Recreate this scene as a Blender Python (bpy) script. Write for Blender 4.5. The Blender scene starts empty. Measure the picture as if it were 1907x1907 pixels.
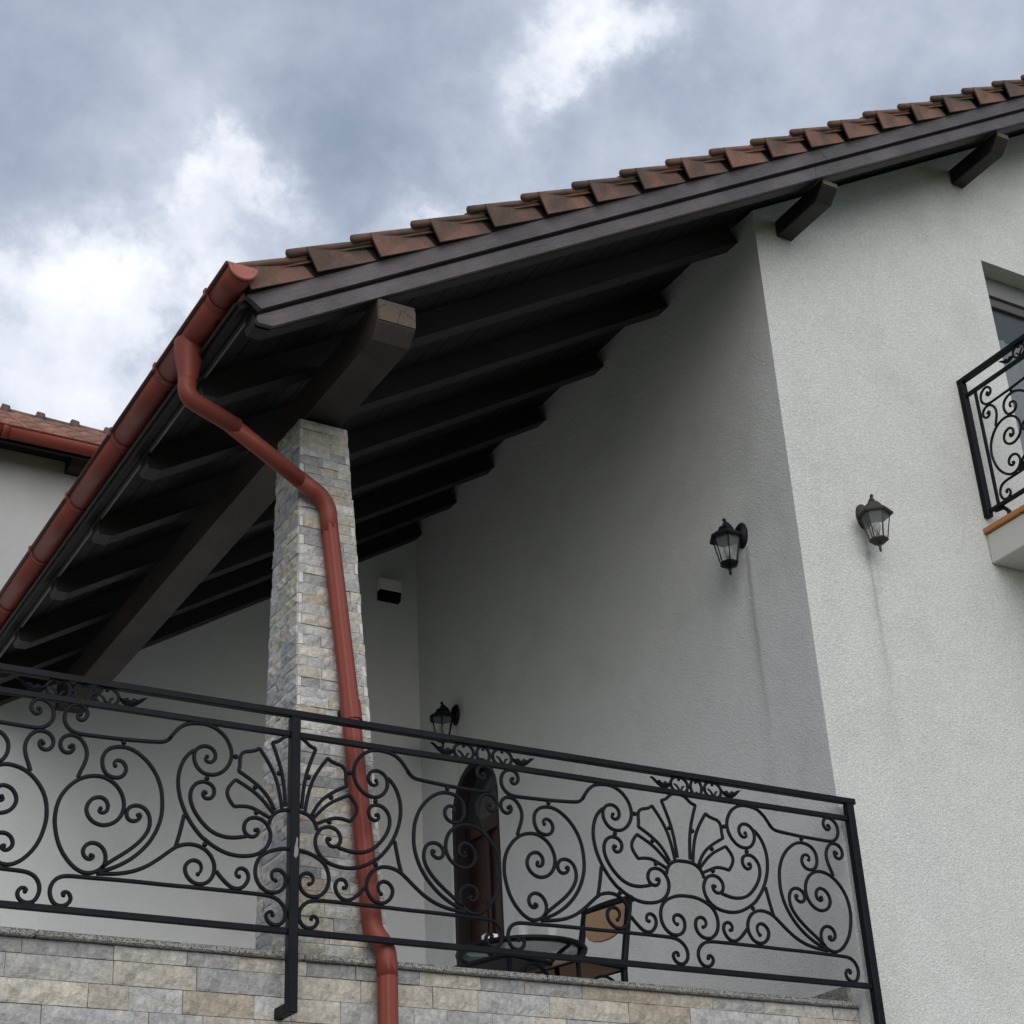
import bpy, bmesh, math, random
from mathutils import Vector, Matrix, Euler
random.seed(7)
R=math.radians
scn=bpy.context.scene
COL=scn.collection

# ------------------------------------------------------------ camera
cam_d=bpy.data.cameras.new('camera'); cam_o=bpy.data.objects.new('camera',cam_d); COL.objects.link(cam_o)
cr=Vector((0.86621763,-0.49737519,-0.04780094)); cu=Vector((-0.20010765,-0.43297243,0.87891513)); cf=Vector((0.45784707,0.75176645,0.47457694))
m=Matrix((( cr.x,cu.x,-cf.x,0),(cr.y,cu.y,-cf.y,-6.4),(cr.z,cu.z,-cf.z,1.6),(0,0,0,1)))
cam_o.matrix_world=m
cam_d.sensor_fit='HORIZONTAL'; cam_d.sensor_width=36; cam_d.lens=59.971; cam_d.clip_start=.05; cam_d.clip_end=2000
scn.camera=cam_o
scn.render.resolution_x=1024; scn.render.resolution_y=1024

# ------------------------------------------------------------ sky, sun, exposure
SUN_EL,SUN_AZ=R(27),R(196)       # azimuth clockwise from +Y
w=bpy.data.worlds.new('World'); scn.world=w; w.use_nodes=True
nt=w.node_tree; nt.nodes.clear(); N=nt.nodes.new; L=nt.links.new
def wm(op,a=None,b=None,c=None,clamp=False):
    n=N('ShaderNodeMath'); n.operation=op; n.use_clamp=clamp
    for i,v in enumerate((a,b,c)):
        if v is None: continue
        if isinstance(v,(int,float)): n.inputs[i].default_value=v
        else: L(v,n.inputs[i])
    return n.outputs[0]
out=N('ShaderNodeOutputWorld'); bg=N('ShaderNodeBackground'); L(bg.outputs[0],out.inputs[0])
bg.inputs[1].default_value=.07
sky=N('ShaderNodeTexSky'); sky.sky_type='NISHITA'; sky.sun_disc=False; sky.sun_elevation=SUN_EL; sky.sun_rotation=SUN_AZ
tc=N('ShaderNodeTexCoord'); nrm=N('ShaderNodeVectorMath'); nrm.operation='NORMALIZE'; L(tc.outputs['Generated'],nrm.inputs[0])
sep=N('ShaderNodeSeparateXYZ'); L(nrm.outputs[0],sep.inputs[0])
zz=wm('ADD',wm('MAXIMUM',sep.outputs[2],0.0),.22)
comb=N('ShaderNodeCombineXYZ'); L(wm('DIVIDE',sep.outputs[0],zz),comb.inputs[0]); L(wm('DIVIDE',sep.outputs[1],zz),comb.inputs[1])
def noise(vec,scale,detail,rough=.5,dist=0.,off=(0,0,0)):
    mp=N('ShaderNodeMapping'); mp.inputs['Location'].default_value=off; L(vec,mp.inputs[0])
    n=N('ShaderNodeTexNoise'); n.inputs['Scale'].default_value=scale; n.inputs['Detail'].default_value=detail
    n.inputs['Roughness'].default_value=rough; n.inputs['Distortion'].default_value=dist; L(mp.outputs[0],n.inputs['Vector']); return n
n1=noise(nrm.outputs[0],5.2,8,.54,.1,(3.1,1.7,0))
n2=noise(nrm.outputs[0],14,10,.60,.15,(7.3,2.2,4))
n3=noise(comb.outputs[0],1.1,3,.5,0,(1.3,5.2,9))
# cloud direction warped by noise, for the individual bright openings and dark banks
wn=noise(nrm.outputs[0],15,9,.62,0,(0,0,2))
wv=N('ShaderNodeVectorMath'); wv.operation='SUBTRACT'; L(wn.outputs['Color'],wv.inputs[0]); wv.inputs[1].default_value=(.5,.5,.5)
ws=N('ShaderNodeVectorMath'); ws.operation='SCALE'; L(wv.outputs[0],ws.inputs[0]); ws.inputs['Scale'].default_value=.15
wa=N('ShaderNodeVectorMath'); wa.operation='ADD'; L(nrm.outputs[0],wa.inputs[0]); L(ws.outputs[0],wa.inputs[1])
def blob(d,r,amp):
    d=Vector(d).normalized()
    n=N('ShaderNodeVectorMath'); n.operation='DISTANCE'; L(wa.outputs[0],n.inputs[0]); n.inputs[1].default_value=d
    q=wm('MULTIPLY',n.outputs['Value'],1/r); q=wm('MULTIPLY',wm('MULTIPLY',q,q),-1.); return wm('MULTIPLY',wm('EXPONENT',q),amp)
BL=[((.424,.596,.682),.030,.26),((.440,.570,.692),.026,.26),((.400,.625,.668),.026,.16),((.414,.585,.697),.03,.10),
    ((.267,.725,.634),.024,.34),((.244,.768,.592),.036,.30),((.204,.810,.550),.080,.29),((.300,.724,.620),.022,.26),((.165,.825,.535),.07,.30),
    ((.386,.677,.627),.022,.34),((.355,.70,.615),.020,.16),((.225,.785,.575),.03,.14),
    ((.325,.656,.682),.060,-.14),((.169,.756,.632),.050,-.20),((.474,.5805,.662),.045,-.12),((.322,.686,.653),.035,-.10),((.5259,.5222,.6714),.05,.10),
    ((.216,.704,.676),.055,.05),((.59,.464,.661),.06,-.05),((.43,.63,.645),.035,-.12),((.345,.63,.70),.04,-.04),((.56,.50,.66),.04,.05),((.21,.79,.60),.02,-.10)]
acc=wm('ADD',wm('MULTIPLY',wm('SUBTRACT',n1.outputs['Fac'],.5),.95),.43)
acc=wm('ADD',acc,wm('MULTIPLY',wm('SUBTRACT',n2.outputs['Fac'],.5),.62))
acc=wm('ADD',acc,wm('MULTIPLY',wm('SUBTRACT',n3.outputs['Fac'],.5),.25))
for b in BL: acc=wm('ADD',acc,blob(*b))
ramp=N('ShaderNodeValToRGB'); L(acc,ramp.inputs[0])
el=ramp.color_ramp.elements; el[0].position=.12; el[0].color=(2.9,3.5,4.5,1); el[1].position=1.0; el[1].color=(10.8,10.9,11.2,1)
for p,c in ((.34,(3.95,4.55,5.65,1)),(.52,(5.1,5.7,6.8,1)),(.62,(6.0,6.6,7.7,1)),(.74,(7.9,8.3,9.2,1)),(.88,(9.4,9.7,10.4,1))):
    e=el.new(p); e.color=c
mixs=N('ShaderNodeMix'); mixs.data_type='RGBA'; mixs.inputs[0].default_value=.93
L(sky.outputs[0],mixs.inputs[6]); L(ramp.outputs[0],mixs.inputs[7]); L(mixs.outputs[2],bg.inputs[0])

sl=bpy.data.lights.new('sun','SUN'); sl.energy=1.5; sl.angle=R(60); sl.color=(1,.955,.90)
so=bpy.data.objects.new('sun',sl); COL.objects.link(so)
sd=Vector((math.sin(SUN_AZ)*math.cos(SUN_EL),math.cos(SUN_AZ)*math.cos(SUN_EL),math.sin(SUN_EL)))
so.rotation_euler=sd.to_track_quat('Z','Y').to_euler(); so.location=sd*40
vs=scn.view_settings; vs.view_transform='Standard'; vs.look='None'; vs.exposure=.60; vs.gamma=1; vs.use_curve_mapping=False
scn.render.engine='CYCLES'; scn.cycles.max_bounces=8; scn.cycles.diffuse_bounces=5

# ------------------------------------------------------------ materials
def mat(name):
    m=bpy.data.materials.new(name); m.use_nodes=True; t=m.node_tree; b=t.nodes['Principled BSDF']; return m,t,b
class G:
    """small node-graph helper"""
    def __init__(s,t): s.t=t; s.c=t.nodes.new('ShaderNodeTexCoord')
    def n(s,k,**kw):
        x=s.t.nodes.new(k)
        for a,b in kw.items(): setattr(x,a,b)
        return x
    def l(s,a,b): s.t.links.new(a,b)
    def math(s,op,a,b=None,c=None,clamp=False):
        x=s.n('ShaderNodeMath',operation=op,use_clamp=clamp)
        for i,v in enumerate((a,b,c)):
            if v is None: continue
            if isinstance(v,(int,float)): x.inputs[i].default_value=v
            else: s.l(v,x.inputs[i])
        return x.outputs[0]
    def noise(s,scale,detail=4,rough=.5,vec=None,sc=(1,1,1),dist=0):
        mp=s.n('ShaderNodeMapping'); mp.inputs['Scale'].default_value=sc
        s.l(vec or s.c.outputs['Object'],mp.inputs[0])
        x=s.n('ShaderNodeTexNoise'); x.inputs['Scale'].default_value=scale; x.inputs['Detail'].default_value=detail
        x.inputs['Roughness'].default_value=rough; x.inputs['Distortion'].default_value=dist; s.l(mp.outputs[0],x.inputs['Vector']); return x.outputs['Fac']
    def vor(s,scale,feat='F1',out='Distance',sc=(1,1,1)):
        mp=s.n('ShaderNodeMapping'); mp.inputs['Scale'].default_value=sc; s.l(s.c.outputs['Object'],mp.inputs[0])
        x=s.n('ShaderNodeTexVoronoi',feature=feat); x.inputs['Scale'].default_value=scale; s.l(mp.outputs[0],x.inputs['Vector']); return x.outputs[out]
    def ramp(s,f,stops,interp='LINEAR'):
        x=s.n('ShaderNodeValToRGB'); x.color_ramp.interpolation=interp; e=x.color_ramp.elements
        while len(e)>1: e.remove(e[0])
        e[0].position=stops[0][0]; e[0].color=(*stops[0][1],1)
        for p,c in stops[1:]:
            q=e.new(p); q.color=(*c,1)
        s.l(f,x.inputs[0]); return x.outputs[0]
    def mix(s,f,a,b,mode='MIX'):
        x=s.n('ShaderNodeMix',data_type='RGBA',blend_type=mode)
        for i,v in ((0,f),(6,a),(7,b)):
            if isinstance(v,(int,float)): x.inputs[i].default_value=v
            elif isinstance(v,tuple): x.inputs[i].default_value=(*v,1)
            else: s.l(v,x.inputs[i])
        return x.outputs[2]
    def bump(s,h,strength,dist,prev=None):
        x=s.n('ShaderNodeBump'); x.inputs['Strength'].default_value=strength; x.inputs['Distance'].default_value=dist; s.l(h,x.inputs['Height'])
        if prev: s.l(prev,x.inputs['Normal'])
        return x.outputs[0]

def stucco(name,base,streaks=(),axis=0,k=1.):
    m,t,b=mat(name); g=G(t)
    fine=g.noise(125,3,.7); grit=g.vor(95); mid=g.noise(38,4,.6); big=g.noise(1.3,5,.6); pat=g.noise(6,4,.6)
    c=g.mix(g.math('MULTIPLY',g.math('SUBTRACT',fine,.41,clamp=True),3.0,clamp=True),tuple(x*(1-.20*k) for x in base),tuple(min(1,x*(1+.14*k)) for x in base))
    c=g.mix(g.ramp(big,((.30,(0,0,0)),(.72,(1,1,1)))),tuple(x*.90 for x in base),c,'MULTIPLY') if False else c
    tone=g.ramp(big,((.28,(.87,.875,.86)),(.5,(1,1,1)),(.75,(.95,.96,.97))))
    c=g.mix(1.0,c,tone,'MULTIPLY')
    c=g.mix(1.0,c,g.ramp(pat,((.3,(.965,.965,.96)),(.7,(1,1,1)))),'MULTIPLY')
    if streaks:
        sp=g.n('ShaderNodeSeparateXYZ'); g.l(g.c.outputs['Object'],sp.inputs[0]); wob=g.noise(5,3,.6,sc=(.2,.2,1)); brk=g.noise(14,4,.7,sc=(1,1,.25))
        for (p0,zt,zb,wd,amt) in streaks:
            d=g.math('SUBTRACT',sp.outputs[axis],p0); d=g.math('ADD',d,g.math('MULTIPLY',g.math('SUBTRACT',wob,.5),.05))
            q=g.math('DIVIDE',d,wd); q=g.math('EXPONENT',g.math('MULTIPLY',g.math('MULTIPLY',q,q),-1))
            f=g.math('DIVIDE',g.math('SUBTRACT',sp.outputs[2],zb),zt-zb,clamp=True)
            top=g.math('LESS_THAN',sp.outputs[2],zt)
            s_=g.math('MULTIPLY',g.math('MULTIPLY',q,g.math('POWER',f,.7)),g.math('MULTIPLY',top,amt))
            s_=g.math('MULTIPLY',s_,g.math('ADD',.45,g.math('MULTIPLY',brk,1.1)),clamp=True)
            c=g.mix(s_,c,(.13,.125,.10))
    g.l(c,b.inputs['Base Color']); b.inputs['Roughness'].default_value=.93; b.inputs['Specular IOR Level'].default_value=.2
    h=g.math('ADD',g.math('MULTIPLY',fine,.6),g.math('ADD',g.math('MULTIPLY',grit,.5),g.math('MULTIPLY',mid,.12)))
    n0=g.bump(big,.25,.06); g.l(g.bump(h,.8*k,.008,n0),b.inputs['Normal']); return m

M={}
M['white_stucco']=stucco('white stucco front',(.66,.67,.65),[(6.315,6.10,5.05,.018,.38),(6.30,5.75,4.3,.06,.12),(6.36,6.08,5.6,.03,.12)],0,1.15)
M['side_stucco']=stucco('white stucco side',(.69,.70,.70),[(.525,6.10,4.9,.018,.42),(.55,6.05,4.4,.04,.16),(4.09,6.3,5.6,.02,.2)],1,.6)
M['back_stucco']=stucco('white stucco back',(.66,.67,.67),k=.35)
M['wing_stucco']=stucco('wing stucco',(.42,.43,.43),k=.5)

def wood(name,a,b_,rough=.55,spec=.5,grain=1.):
    m,t,b=mat(name); g=G(t)
    gr=g.noise(9,6,.65,sc=(1.2,9,9),dist=.6); fi=g.noise(40,4,.6,sc=(.5,8,8)); bl=g.noise(2.2,4,.6)
    c=g.mix(gr,a,b_); c=g.mix(g.math('MULTIPLY',g.ramp(bl,((.42,(0,0,0)),(.68,(1,1,1)))),.45),c,tuple(x*1.6 for x in b_))
    g.l(c,b.inputs['Base Color']); b.inputs['Roughness'].default_value=rough; b.inputs['Specular IOR Level'].default_value=spec
    h=g.math('ADD',g.math('MULTIPLY',gr,1.),g.math('MULTIPLY',fi,.5)); g.l(g.bump(h,.55*grain,.006),b.inputs['Normal']); return m
M['board_wood']=wood('stained verge board',(.023,.018,.021),(.098,.082,.090),.5,.5,1.4)
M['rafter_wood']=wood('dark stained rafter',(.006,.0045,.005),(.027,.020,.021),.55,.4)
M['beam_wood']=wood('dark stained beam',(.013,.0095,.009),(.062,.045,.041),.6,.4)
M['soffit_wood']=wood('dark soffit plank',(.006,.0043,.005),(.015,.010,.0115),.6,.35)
M['door_wood']=wood('red brown door wood',(.016,.005,.004),(.040,.013,.009),.4,.5,.5)

def endgrain():
    m,t,b=mat('beam end grain'); g=G(t)
    n=g.noise(12,6,.72,dist=1.); n2=g.noise(45,4,.7); cr=g.vor(9,'DISTANCE_TO_EDGE')
    c=g.mix(n,(.045,.032,.024),(.15,.115,.080)); c=g.mix(g.math('MULTIPLY',n2,.5),c,(.03,.024,.02))
    c=g.mix(g.math('LESS_THAN',cr,.014),c,(.008,.006,.005))
    g.l(c,b.inputs['Base Color']); b.inputs['Roughness'].default_value=.9; g.l(g.bump(n,.6,.01),b.inputs['Normal']); return m
M['end_grain']=endgrain()

def stone(name,island):
    m,t,b=mat(name); g=G(t)
    if island: x=g.n('ShaderNodeNewGeometry'); r=x.outputs['Random Per Island']
    else: x=g.n('ShaderNodeObjectInfo'); r=x.outputs['Random']
    base=g.ramp(r,((0,(.47,.47,.475)),(.16,(.57,.565,.55)),(.30,(.61,.575,.50)),(.42,(.40,.405,.415)),(.55,(.57,.53,.455)),(.66,(.51,.51,.515)),(.78,(.64,.625,.59)),(.88,(.49,.425,.34)),(.94,(.34,.35,.37))),'CONSTANT')
    r2=g.math('FRACT',g.math('MULTIPLY',r,37.7))
    n=g.noise(16,6,.68,dist=.6); f=g.noise(70,4,.7); ve=g.noise(7,5,.62,sc=(1,1,2.5),dist=1.2)
    base=g.mix(1.0,base,g.ramp(r2,((0,(.86,.86,.86)),(1,(1.12,1.12,1.12)))),'MULTIPLY')
    c=g.mix(g.ramp(ve,((.44,(0,0,0)),(.66,(.55,.55,.55)))),base,(.47,.43,.37))
    c=g.mix(1.0,c,g.ramp(n,((.30,(.58,.60,.64)),(.52,(1,1,1)),(.72,(1.16,1.15,1.12)))),'MULTIPLY')
    c=g.mix(1.0,c,g.ramp(f,((.3,(.80,.80,.80)),(.7,(1.14,1.14,1.14)))),'MULTIPLY')
    g.l(c,b.inputs['Base Color']); b.inputs['Roughness'].default_value=.85; b.inputs['Specular IOR Level'].default_value=.3
    rg=g.noise(24,7,.72,dist=.8); g.l(g.bump(f,.35,.003,g.bump(rg,1.,.020)),b.inputs['Normal']); return m
M['sawn_stone']=None
M['stone']=stone('split face stone',False); M['stone_mass']=stone('split face stone mass',True)

m,t,b=mat('stone backing mortar'); b.inputs['Base Color'].default_value=(.10,.098,.09,1); b.inputs['Roughness'].default_value=.95; M['mortar']=m
def granite():
    m,t,b=mat('speckled grey granite'); g=G(t)
    v=g.vor(240,'F1','Color'); bw=g.n('ShaderNodeRGBToBW'); g.l(v,bw.inputs[0]); n=g.noise(110,4,.7)
    c=g.ramp(g.math('ADD',g.math('MULTIPLY',bw.outputs[0],.7),g.math('MULTIPLY',n,.4)),((.30,(.035,.038,.04)),(.45,(.13,.135,.13)),(.60,(.33,.33,.31)),(.75,(.46,.46,.43))))
    c=g.mix(1.0,c,g.ramp(g.noise(3,4,.6),((.3,(.75,.75,.70)),(.7,(1,1,1)))),'MULTIPLY')
    g.l(c,b.inputs['Base Color']); b.inputs['Roughness'].default_value=.55; g.l(g.bump(n,.3,.002),b.inputs['Normal']); return m
M['granite']=granite()
def redmetal(name,base,rough=.48):
    m,t,b=mat(name); g=G(t)
    n=g.noise(3,5,.65); d=g.noise(22,5,.7,sc=(1,1,.3))
    c=g.mix(g.ramp(n,((.35,(0,0,0)),(.75,(.5,.5,.5)))),base,tuple(x*.72 for x in base)); c=g.mix(g.math('MULTIPLY',g.ramp(d,((.56,(0,0,0)),(.75,(1,1,1)))),.22),c,(.16,.10,.08))
    g.l(c,b.inputs['Base Color']); g.l(g.math('ADD',rough-.08,g.math('MULTIPLY',d,.2)),b.inputs['Roughness']); b.inputs['Specular IOR Level'].default_value=.28
    g.l(g.bump(g.noise(5,3,.5),.12,.01),b.inputs['Normal']); return m
M['red_metal']=redmetal('brick red painted metal',(.205,.044,.031))
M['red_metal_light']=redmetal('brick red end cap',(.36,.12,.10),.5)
def iron():
    m,t,b=mat('black wrought iron'); g=G(t); n=g.noise(30,4,.6); d=g.noise(6,4,.6)
    c=g.mix(g.ramp(d,((.4,(0,0,0)),(.8,(1,1,1)))),(.004,.005,.0075),(.009,.0105,.0145)); g.l(c,b.inputs['Base Color']); b.inputs['Roughness'].default_value=.5; b.inputs['Specular IOR Level'].default_value=.14
    g.l(g.bump(n,.25,.002),b.inputs['Normal']); return m
M['iron']=iron()
def weathered():
    m,t,b=mat('weathered lantern metal'); g=G(t); n=g.noise(35,5,.7)
    c=g.mix(n,(.010,.009,.009),(.048,.040,.036)); g.l(c,b.inputs['Base Color']); b.inputs['Roughness'].default_value=.65; return m
M['lantern']=weathered()
def terracotta():
    m,t,b=mat('fired clay roof tile'); g=G(t)
    x=g.n('ShaderNodeObjectInfo'); r=x.outputs['Random']
    n=g.noise(5,5,.65,dist=.6); f=g.noise(45,4,.7)
    c=g.ramp(r,((0,(.180,.092,.064)),(.5,(.158,.084,.060)),(1,(.198,.102,.071))))
    # weathered grey-black lichen blotches
    off=g.n('ShaderNodeVectorMath',operation='ADD'); g.l(g.c.outputs['Object'],off.inputs[0]); cm=g.n('ShaderNodeCombineXYZ'); g.l(g.math('MULTIPLY',r,17),cm.inputs[0]); g.l(g.math('MULTIPLY',r,5),cm.inputs[2]); g.l(cm.outputs[0],off.inputs[1])
    s=g.noise(5.0,2,.45,vec=off.outputs[0]); c=g.mix(g.ramp(s,((.42,(0,0,0)),(.62,(.72,.72,.72)))),c,(.058,.046,.039))
    c=g.mix(1.0,c,g.ramp(f,((.3,(.78,.78,.78)),(.7,(1.1,1.1,1.1)))),'MULTIPLY')
    g.l(c,b.inputs['Base Color']); b.inputs['Roughness'].default_value=.85; g.l(g.bump(f,.35,.003),b.inputs['Normal']); return m
M['tile']=terracotta()
def rooftop():
    m,t,b=mat('lichened clay tile'); g=G(t); x=g.n('ShaderNodeNewGeometry'); n=g.noise(12,5,.7)
    c=g.ramp(x.outputs['Random Per Island'],((0,(.24,.10,.07)),(.5,(.17,.085,.06)),(1,(.30,.14,.10)))); c=g.mix(g.ramp(n,((.45,(0,0,0)),(.7,(.7,.7,.7)))),c,(.10,.085,.065))
    g.l(c,b.inputs['Base Color']); b.inputs['Roughness'].default_value=.9; return m
M['tile_mass']=rooftop()
def flat(name,c,r=.6,spec=.5,metal=0,trans=0,alpha=1):
    m,t,b=mat(name); b.inputs['Base Color'].default_value=(*c,1); b.inputs['Roughness'].default_value=r; b.inputs['Specular IOR Level'].default_value=spec
    b.inputs['Metallic'].default_value=metal; b.inputs['Transmission Weight'].default_value=trans; b.inputs['Alpha'].default_value=alpha; return m
def tint(name,c,c2,scale,r=.7):
    m,t,b=mat(name); g=G(t); n=g.noise(scale,5,.65); g.l(g.mix(n,c,c2),b.inputs['Base Color']); b.inputs['Roughness'].default_value=r; g.l(g.bump(n,.3,.004),b.inputs['Normal']); return m
M['sawn_stone']=tint('sawn stone edge',(.44,.44,.43),(.60,.59,.57),30,.8)
M['glass']=flat('clear lantern glass',(.5,.55,.54),.06,.5,0,0,.16)
M['window_glass']=flat('window glass',(.10,.12,.13),.04,.9,0,0,.35)
M['table_glass']=flat('grey table glass',(.38,.45,.46),.10,.6,0,0,.5)
M['door_glass']=flat('smoky transom glass',(.040,.046,.052),.18,.6)
M['tumbler']=flat('tumbler glass',(.8,.85,.85),.05,.8,0,0,.08)
M['white_plastic']=tint('off white plastic',(.72,.72,.71),(.80,.80,.79),8,.5)
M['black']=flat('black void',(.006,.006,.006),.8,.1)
M['bulb']=flat('frosted bulb',(.26,.27,.26),.4)
M['frame']=tint('dark window frame',(.055,.055,.055),(.075,.074,.072),5,.5)
M['shutter']=tint('grey roller shutter box',(.13,.135,.13),(.16,.165,.16),6,.6)
M['curtain']=tint('pale net curtain',(.46,.48,.52),(.62,.64,.67),9,.9)
M['concrete']=tint('painted balcony slab',(.50,.49,.46),(.60,.59,.56),5,.9)
M['orange_tile']=tint('orange clay edge tile',(.36,.15,.045),(.46,.21,.075),9,.6)
M['floor_tile']=tint('terrace floor tile',(.46,.45,.42),(.54,.53,.50),4,.5)
M['ground']=tint('mown grass',(.050,.075,.022),(.095,.115,.045),1.2,.95)
M['paving']=tint('grey paving',(.20,.20,.19),(.29,.28,.27),2.5,.9)
M['wicker']=tint('tan woven seat',(.22,.135,.075),(.31,.195,.115),40,.75)
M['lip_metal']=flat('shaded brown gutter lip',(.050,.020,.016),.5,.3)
M['dark_weave']=tint('dark grey woven seat',(.035,.036,.036),(.07,.072,.07),60,.8)
M['flake']=tint('bare metal where paint peeled',(.10,.10,.105),(.30,.29,.29),60,.6)
M['white_card']=flat('white card',(.75,.75,.72),.8)

# ------------------------------------------------------------ mesh helpers
class MB:
    def __init__(s): s.v=[]; s.f=[]; s.sm=[]
    def add(s,vs_,fs,smooth=False):
        o=len(s.v); s.v+= [tuple(p) for p in vs_]; s.f+=[tuple(i+o for i in f) for f in fs]; s.sm+=[smooth]*len(fs)
    def box(s,x0,x1,y0,y1,z0,z1,fn=None):
        vs_=[(x,y,z) for z in (z0,z1) for y in (y0,y1) for x in (x0,x1)]
        if fn: vs_=[fn(*p) for p in vs_]
        s.add(vs_,[(0,2,3,1),(4,5,7,6),(0,1,5,4),(1,3,7,5),(3,2,6,7),(2,0,4,6)])
    def prism(s,poly,a,b,fn):
        """poly: list of 2D pts, extruded between a and b; fn(u,v,w)->xyz"""
        n=len(poly); vs_=[fn(u,v,a) for u,v in poly]+[fn(u,v,b) for u,v in poly]
        s.add(vs_,[tuple(range(n))[::-1],tuple(range(n,2*n))]+[(i,(i+1)%n,n+(i+1)%n,n+i) for i in range(n)])
    def lathe(s,prof,c,seg=16,axis='z',smooth=True,ang0=0,caps=True):
        vs_=[];fs=[]
        for (r,h) in prof:
            for k in range(seg):
                a=ang0+2*math.pi*k/seg; x,y=r*math.cos(a),r*math.sin(a)
                p=(x,y,h) if axis=='z' else ((h,x,y) if axis=='x' else (x,h,y)); vs_.append((p[0]+c[0],p[1]+c[1],p[2]+c[2]))
        for i in range(len(prof)-1):
            for k in range(seg): a=i*seg+k; b=i*seg+(k+1)%seg; fs.append((a,b,b+seg,a+seg))
        if caps: fs.append(tuple(range(seg))[::-1]); fs.append(tuple(range((len(prof)-1)*seg,len(prof)*seg)))
        s.add(vs_,fs,smooth)
    def tube(s,pts,rad,seg=10,prof=None,up=None,smooth=True,caps=True):
        """general 3D sweep with parallel transport; rad number or list"""
        P=[Vector(p) for p in pts]; n=len(P); T=[]
        for i in range(n):
            a=P[max(0,i-1)]; b=P[min(n-1,i+1)]; T.append((b-a).normalized())
        u=Vector(up) if up else (Vector((0,0,1)) if abs(T[0].z)<.9 else Vector((0,1,0)))
        u=(u-T[0]*u.dot(T[0])).normalized(); vs_=[];fs=[]
        if prof is None: prof=[(math.cos(2*math.pi*k/seg),math.sin(2*math.pi*k/seg)) for k in range(seg)]
        seg=len(prof)
        for i in range(n):
            u=(u-T[i]*u.dot(T[i])).normalized(); w_=T[i].cross(u); r=rad[i] if isinstance(rad,(list,tuple)) else rad
            for (a,b) in prof: vs_.append(P[i]+u*a*r+w_*b*r)
        for i in range(n-1):
            for k in range(seg): a=i*seg+k; b=i*seg+(k+1)%seg; fs.append((a,b,b+seg,a+seg))
        if caps: fs.append(tuple(range(seg))[::-1]); fs.append(tuple(range((n-1)*seg,n*seg)))
        s.add(vs_,fs,smooth)
    def ball(s,c,r,seg=8,rings=6):
        vs_=[(c[0],c[1],c[2]+r)];fs=[]
        for i in range(1,rings):
            a=math.pi*i/rings
            for k in range(seg): b=2*math.pi*k/seg; vs_.append((c[0]+r*math.sin(a)*math.cos(b),c[1]+r*math.sin(a)*math.sin(b),c[2]+r*math.cos(a)))
        vs_.append((c[0],c[1],c[2]-r)); L_=len(vs_)-1
        for k in range(seg): fs.append((0,1+k,1+(k+1)%seg)); fs.append((L_,1+(rings-2)*seg+(k+1)%seg,1+(rings-2)*seg+k))
        for i in range(rings-2):
            for k in range(seg): a=1+i*seg+k; b=1+i*seg+(k+1)%seg; fs.append((a,a+seg,b+seg,b))
        s.add(vs_,fs,True)
    def mesh(s,name,material,off=(0,0,0)):
        me=bpy.data.meshes.new(name); me.from_pydata([(p[0]-off[0],p[1]-off[1],p[2]-off[2]) for p in s.v],[],s.f); me.update()
        me.polygons.foreach_set('use_smooth',s.sm); bm=bmesh.new(); bm.from_mesh(me); bmesh.ops.recalc_face_normals(bm,faces=bm.faces); bm.to_mesh(me); bm.free()
        if material: me.materials.append(M[material])
        return me
def wloc(o):
    v=Vector((0,0,0))
    while o is not None: v+=o.location; o=o.parent
    return v
def part(name,mb,material,parent,origin=None,kind=None):
    """one mesh object, vertices given in world metres; parents carry no rotation"""
    pl=wloc(parent) if parent else Vector((0,0,0))
    o=Vector(origin) if origin is not None else pl
    ob=bpy.data.objects.new(name,mb.mesh(name,material,o)); COL.objects.link(ob); ob.location=o-pl
    if parent: ob.parent=parent
    if kind: ob['kind']=kind
    return ob
def thing(name,label,cat,loc=(0,0,0),group=None):
    o=bpy.data.objects.new(name,None); COL.objects.link(o); o.location=loc; o['label']=label; o['category']=cat; o.empty_display_size=.2
    if group: o['group']=group
    return o
def timber(name,p0,ux,uy,uz,dims,material,parent,shape=None):
    """a beam/board with its own local frame (x along the grain) so the grain follows it. dims=(x0,x1,y0,y1,z0,z1)"""
    mb=MB()
    if shape: mb.prism(shape,dims[2],dims[3],lambda a,b,c:(a,c,b))
    else: mb.box(*dims)
    me=mb.mesh(name,material)
    ob=bpy.data.objects.new(name,me); COL.objects.link(ob)
    X,Y,Z=Vector(ux),Vector(uy),Vector(uz); mt=Matrix(((X.x,Y.x,Z.x,0),(X.y,Y.y,Z.y,0),(X.z,Y.z,Z.z,0),(0,0,0,1)))
    ob.rotation_euler=mt.to_euler(); ob.location=Vector(p0)-wloc(parent); ob.parent=parent
    return ob
def bevel(ob,wd=.004,seg=1):
    md=ob.modifiers.new('bevel','BEVEL'); md.width=wd; md.segments=seg; md.limit_method='ANGLE'; md.angle_limit=R(40)

# ------------------------------------------------------------ ground
mb=MB(); mb.add([(-400,-400,0),(400,-400,0),(400,400,0),(-400,400,0)],[(0,1,2,3)])
g_=part('lawn',mb,'ground',None); g_['kind']='structure'
mb=MB(); mb.box(-8,16,-4.2,.12,-.2,.03); g_=part('paved_path',mb,'paving',None); g_['kind']='structure'

# ------------------------------------------------------------ house
A=math.atan(.6128); CA,SA=math.cos(A),math.sin(A)
OX,OZ=2.417,6.041                      # a point of the rafters' underside
def RP(s,y,n): return (OX+s*CA-n*SA,y,OZ+s*SA+n*CA)
def under(x): return OZ+.6128*(x-OX)   # underside of the rafters
YF,XS,YB=.06,5.81,4.69                  # front wall face, side wall face, back wall face
FL=3.16                                 # terrace floor
house=thing('house','white stucco house with dark timber eaves over a recessed stone clad terrace','house',(6,2,0))

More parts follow.
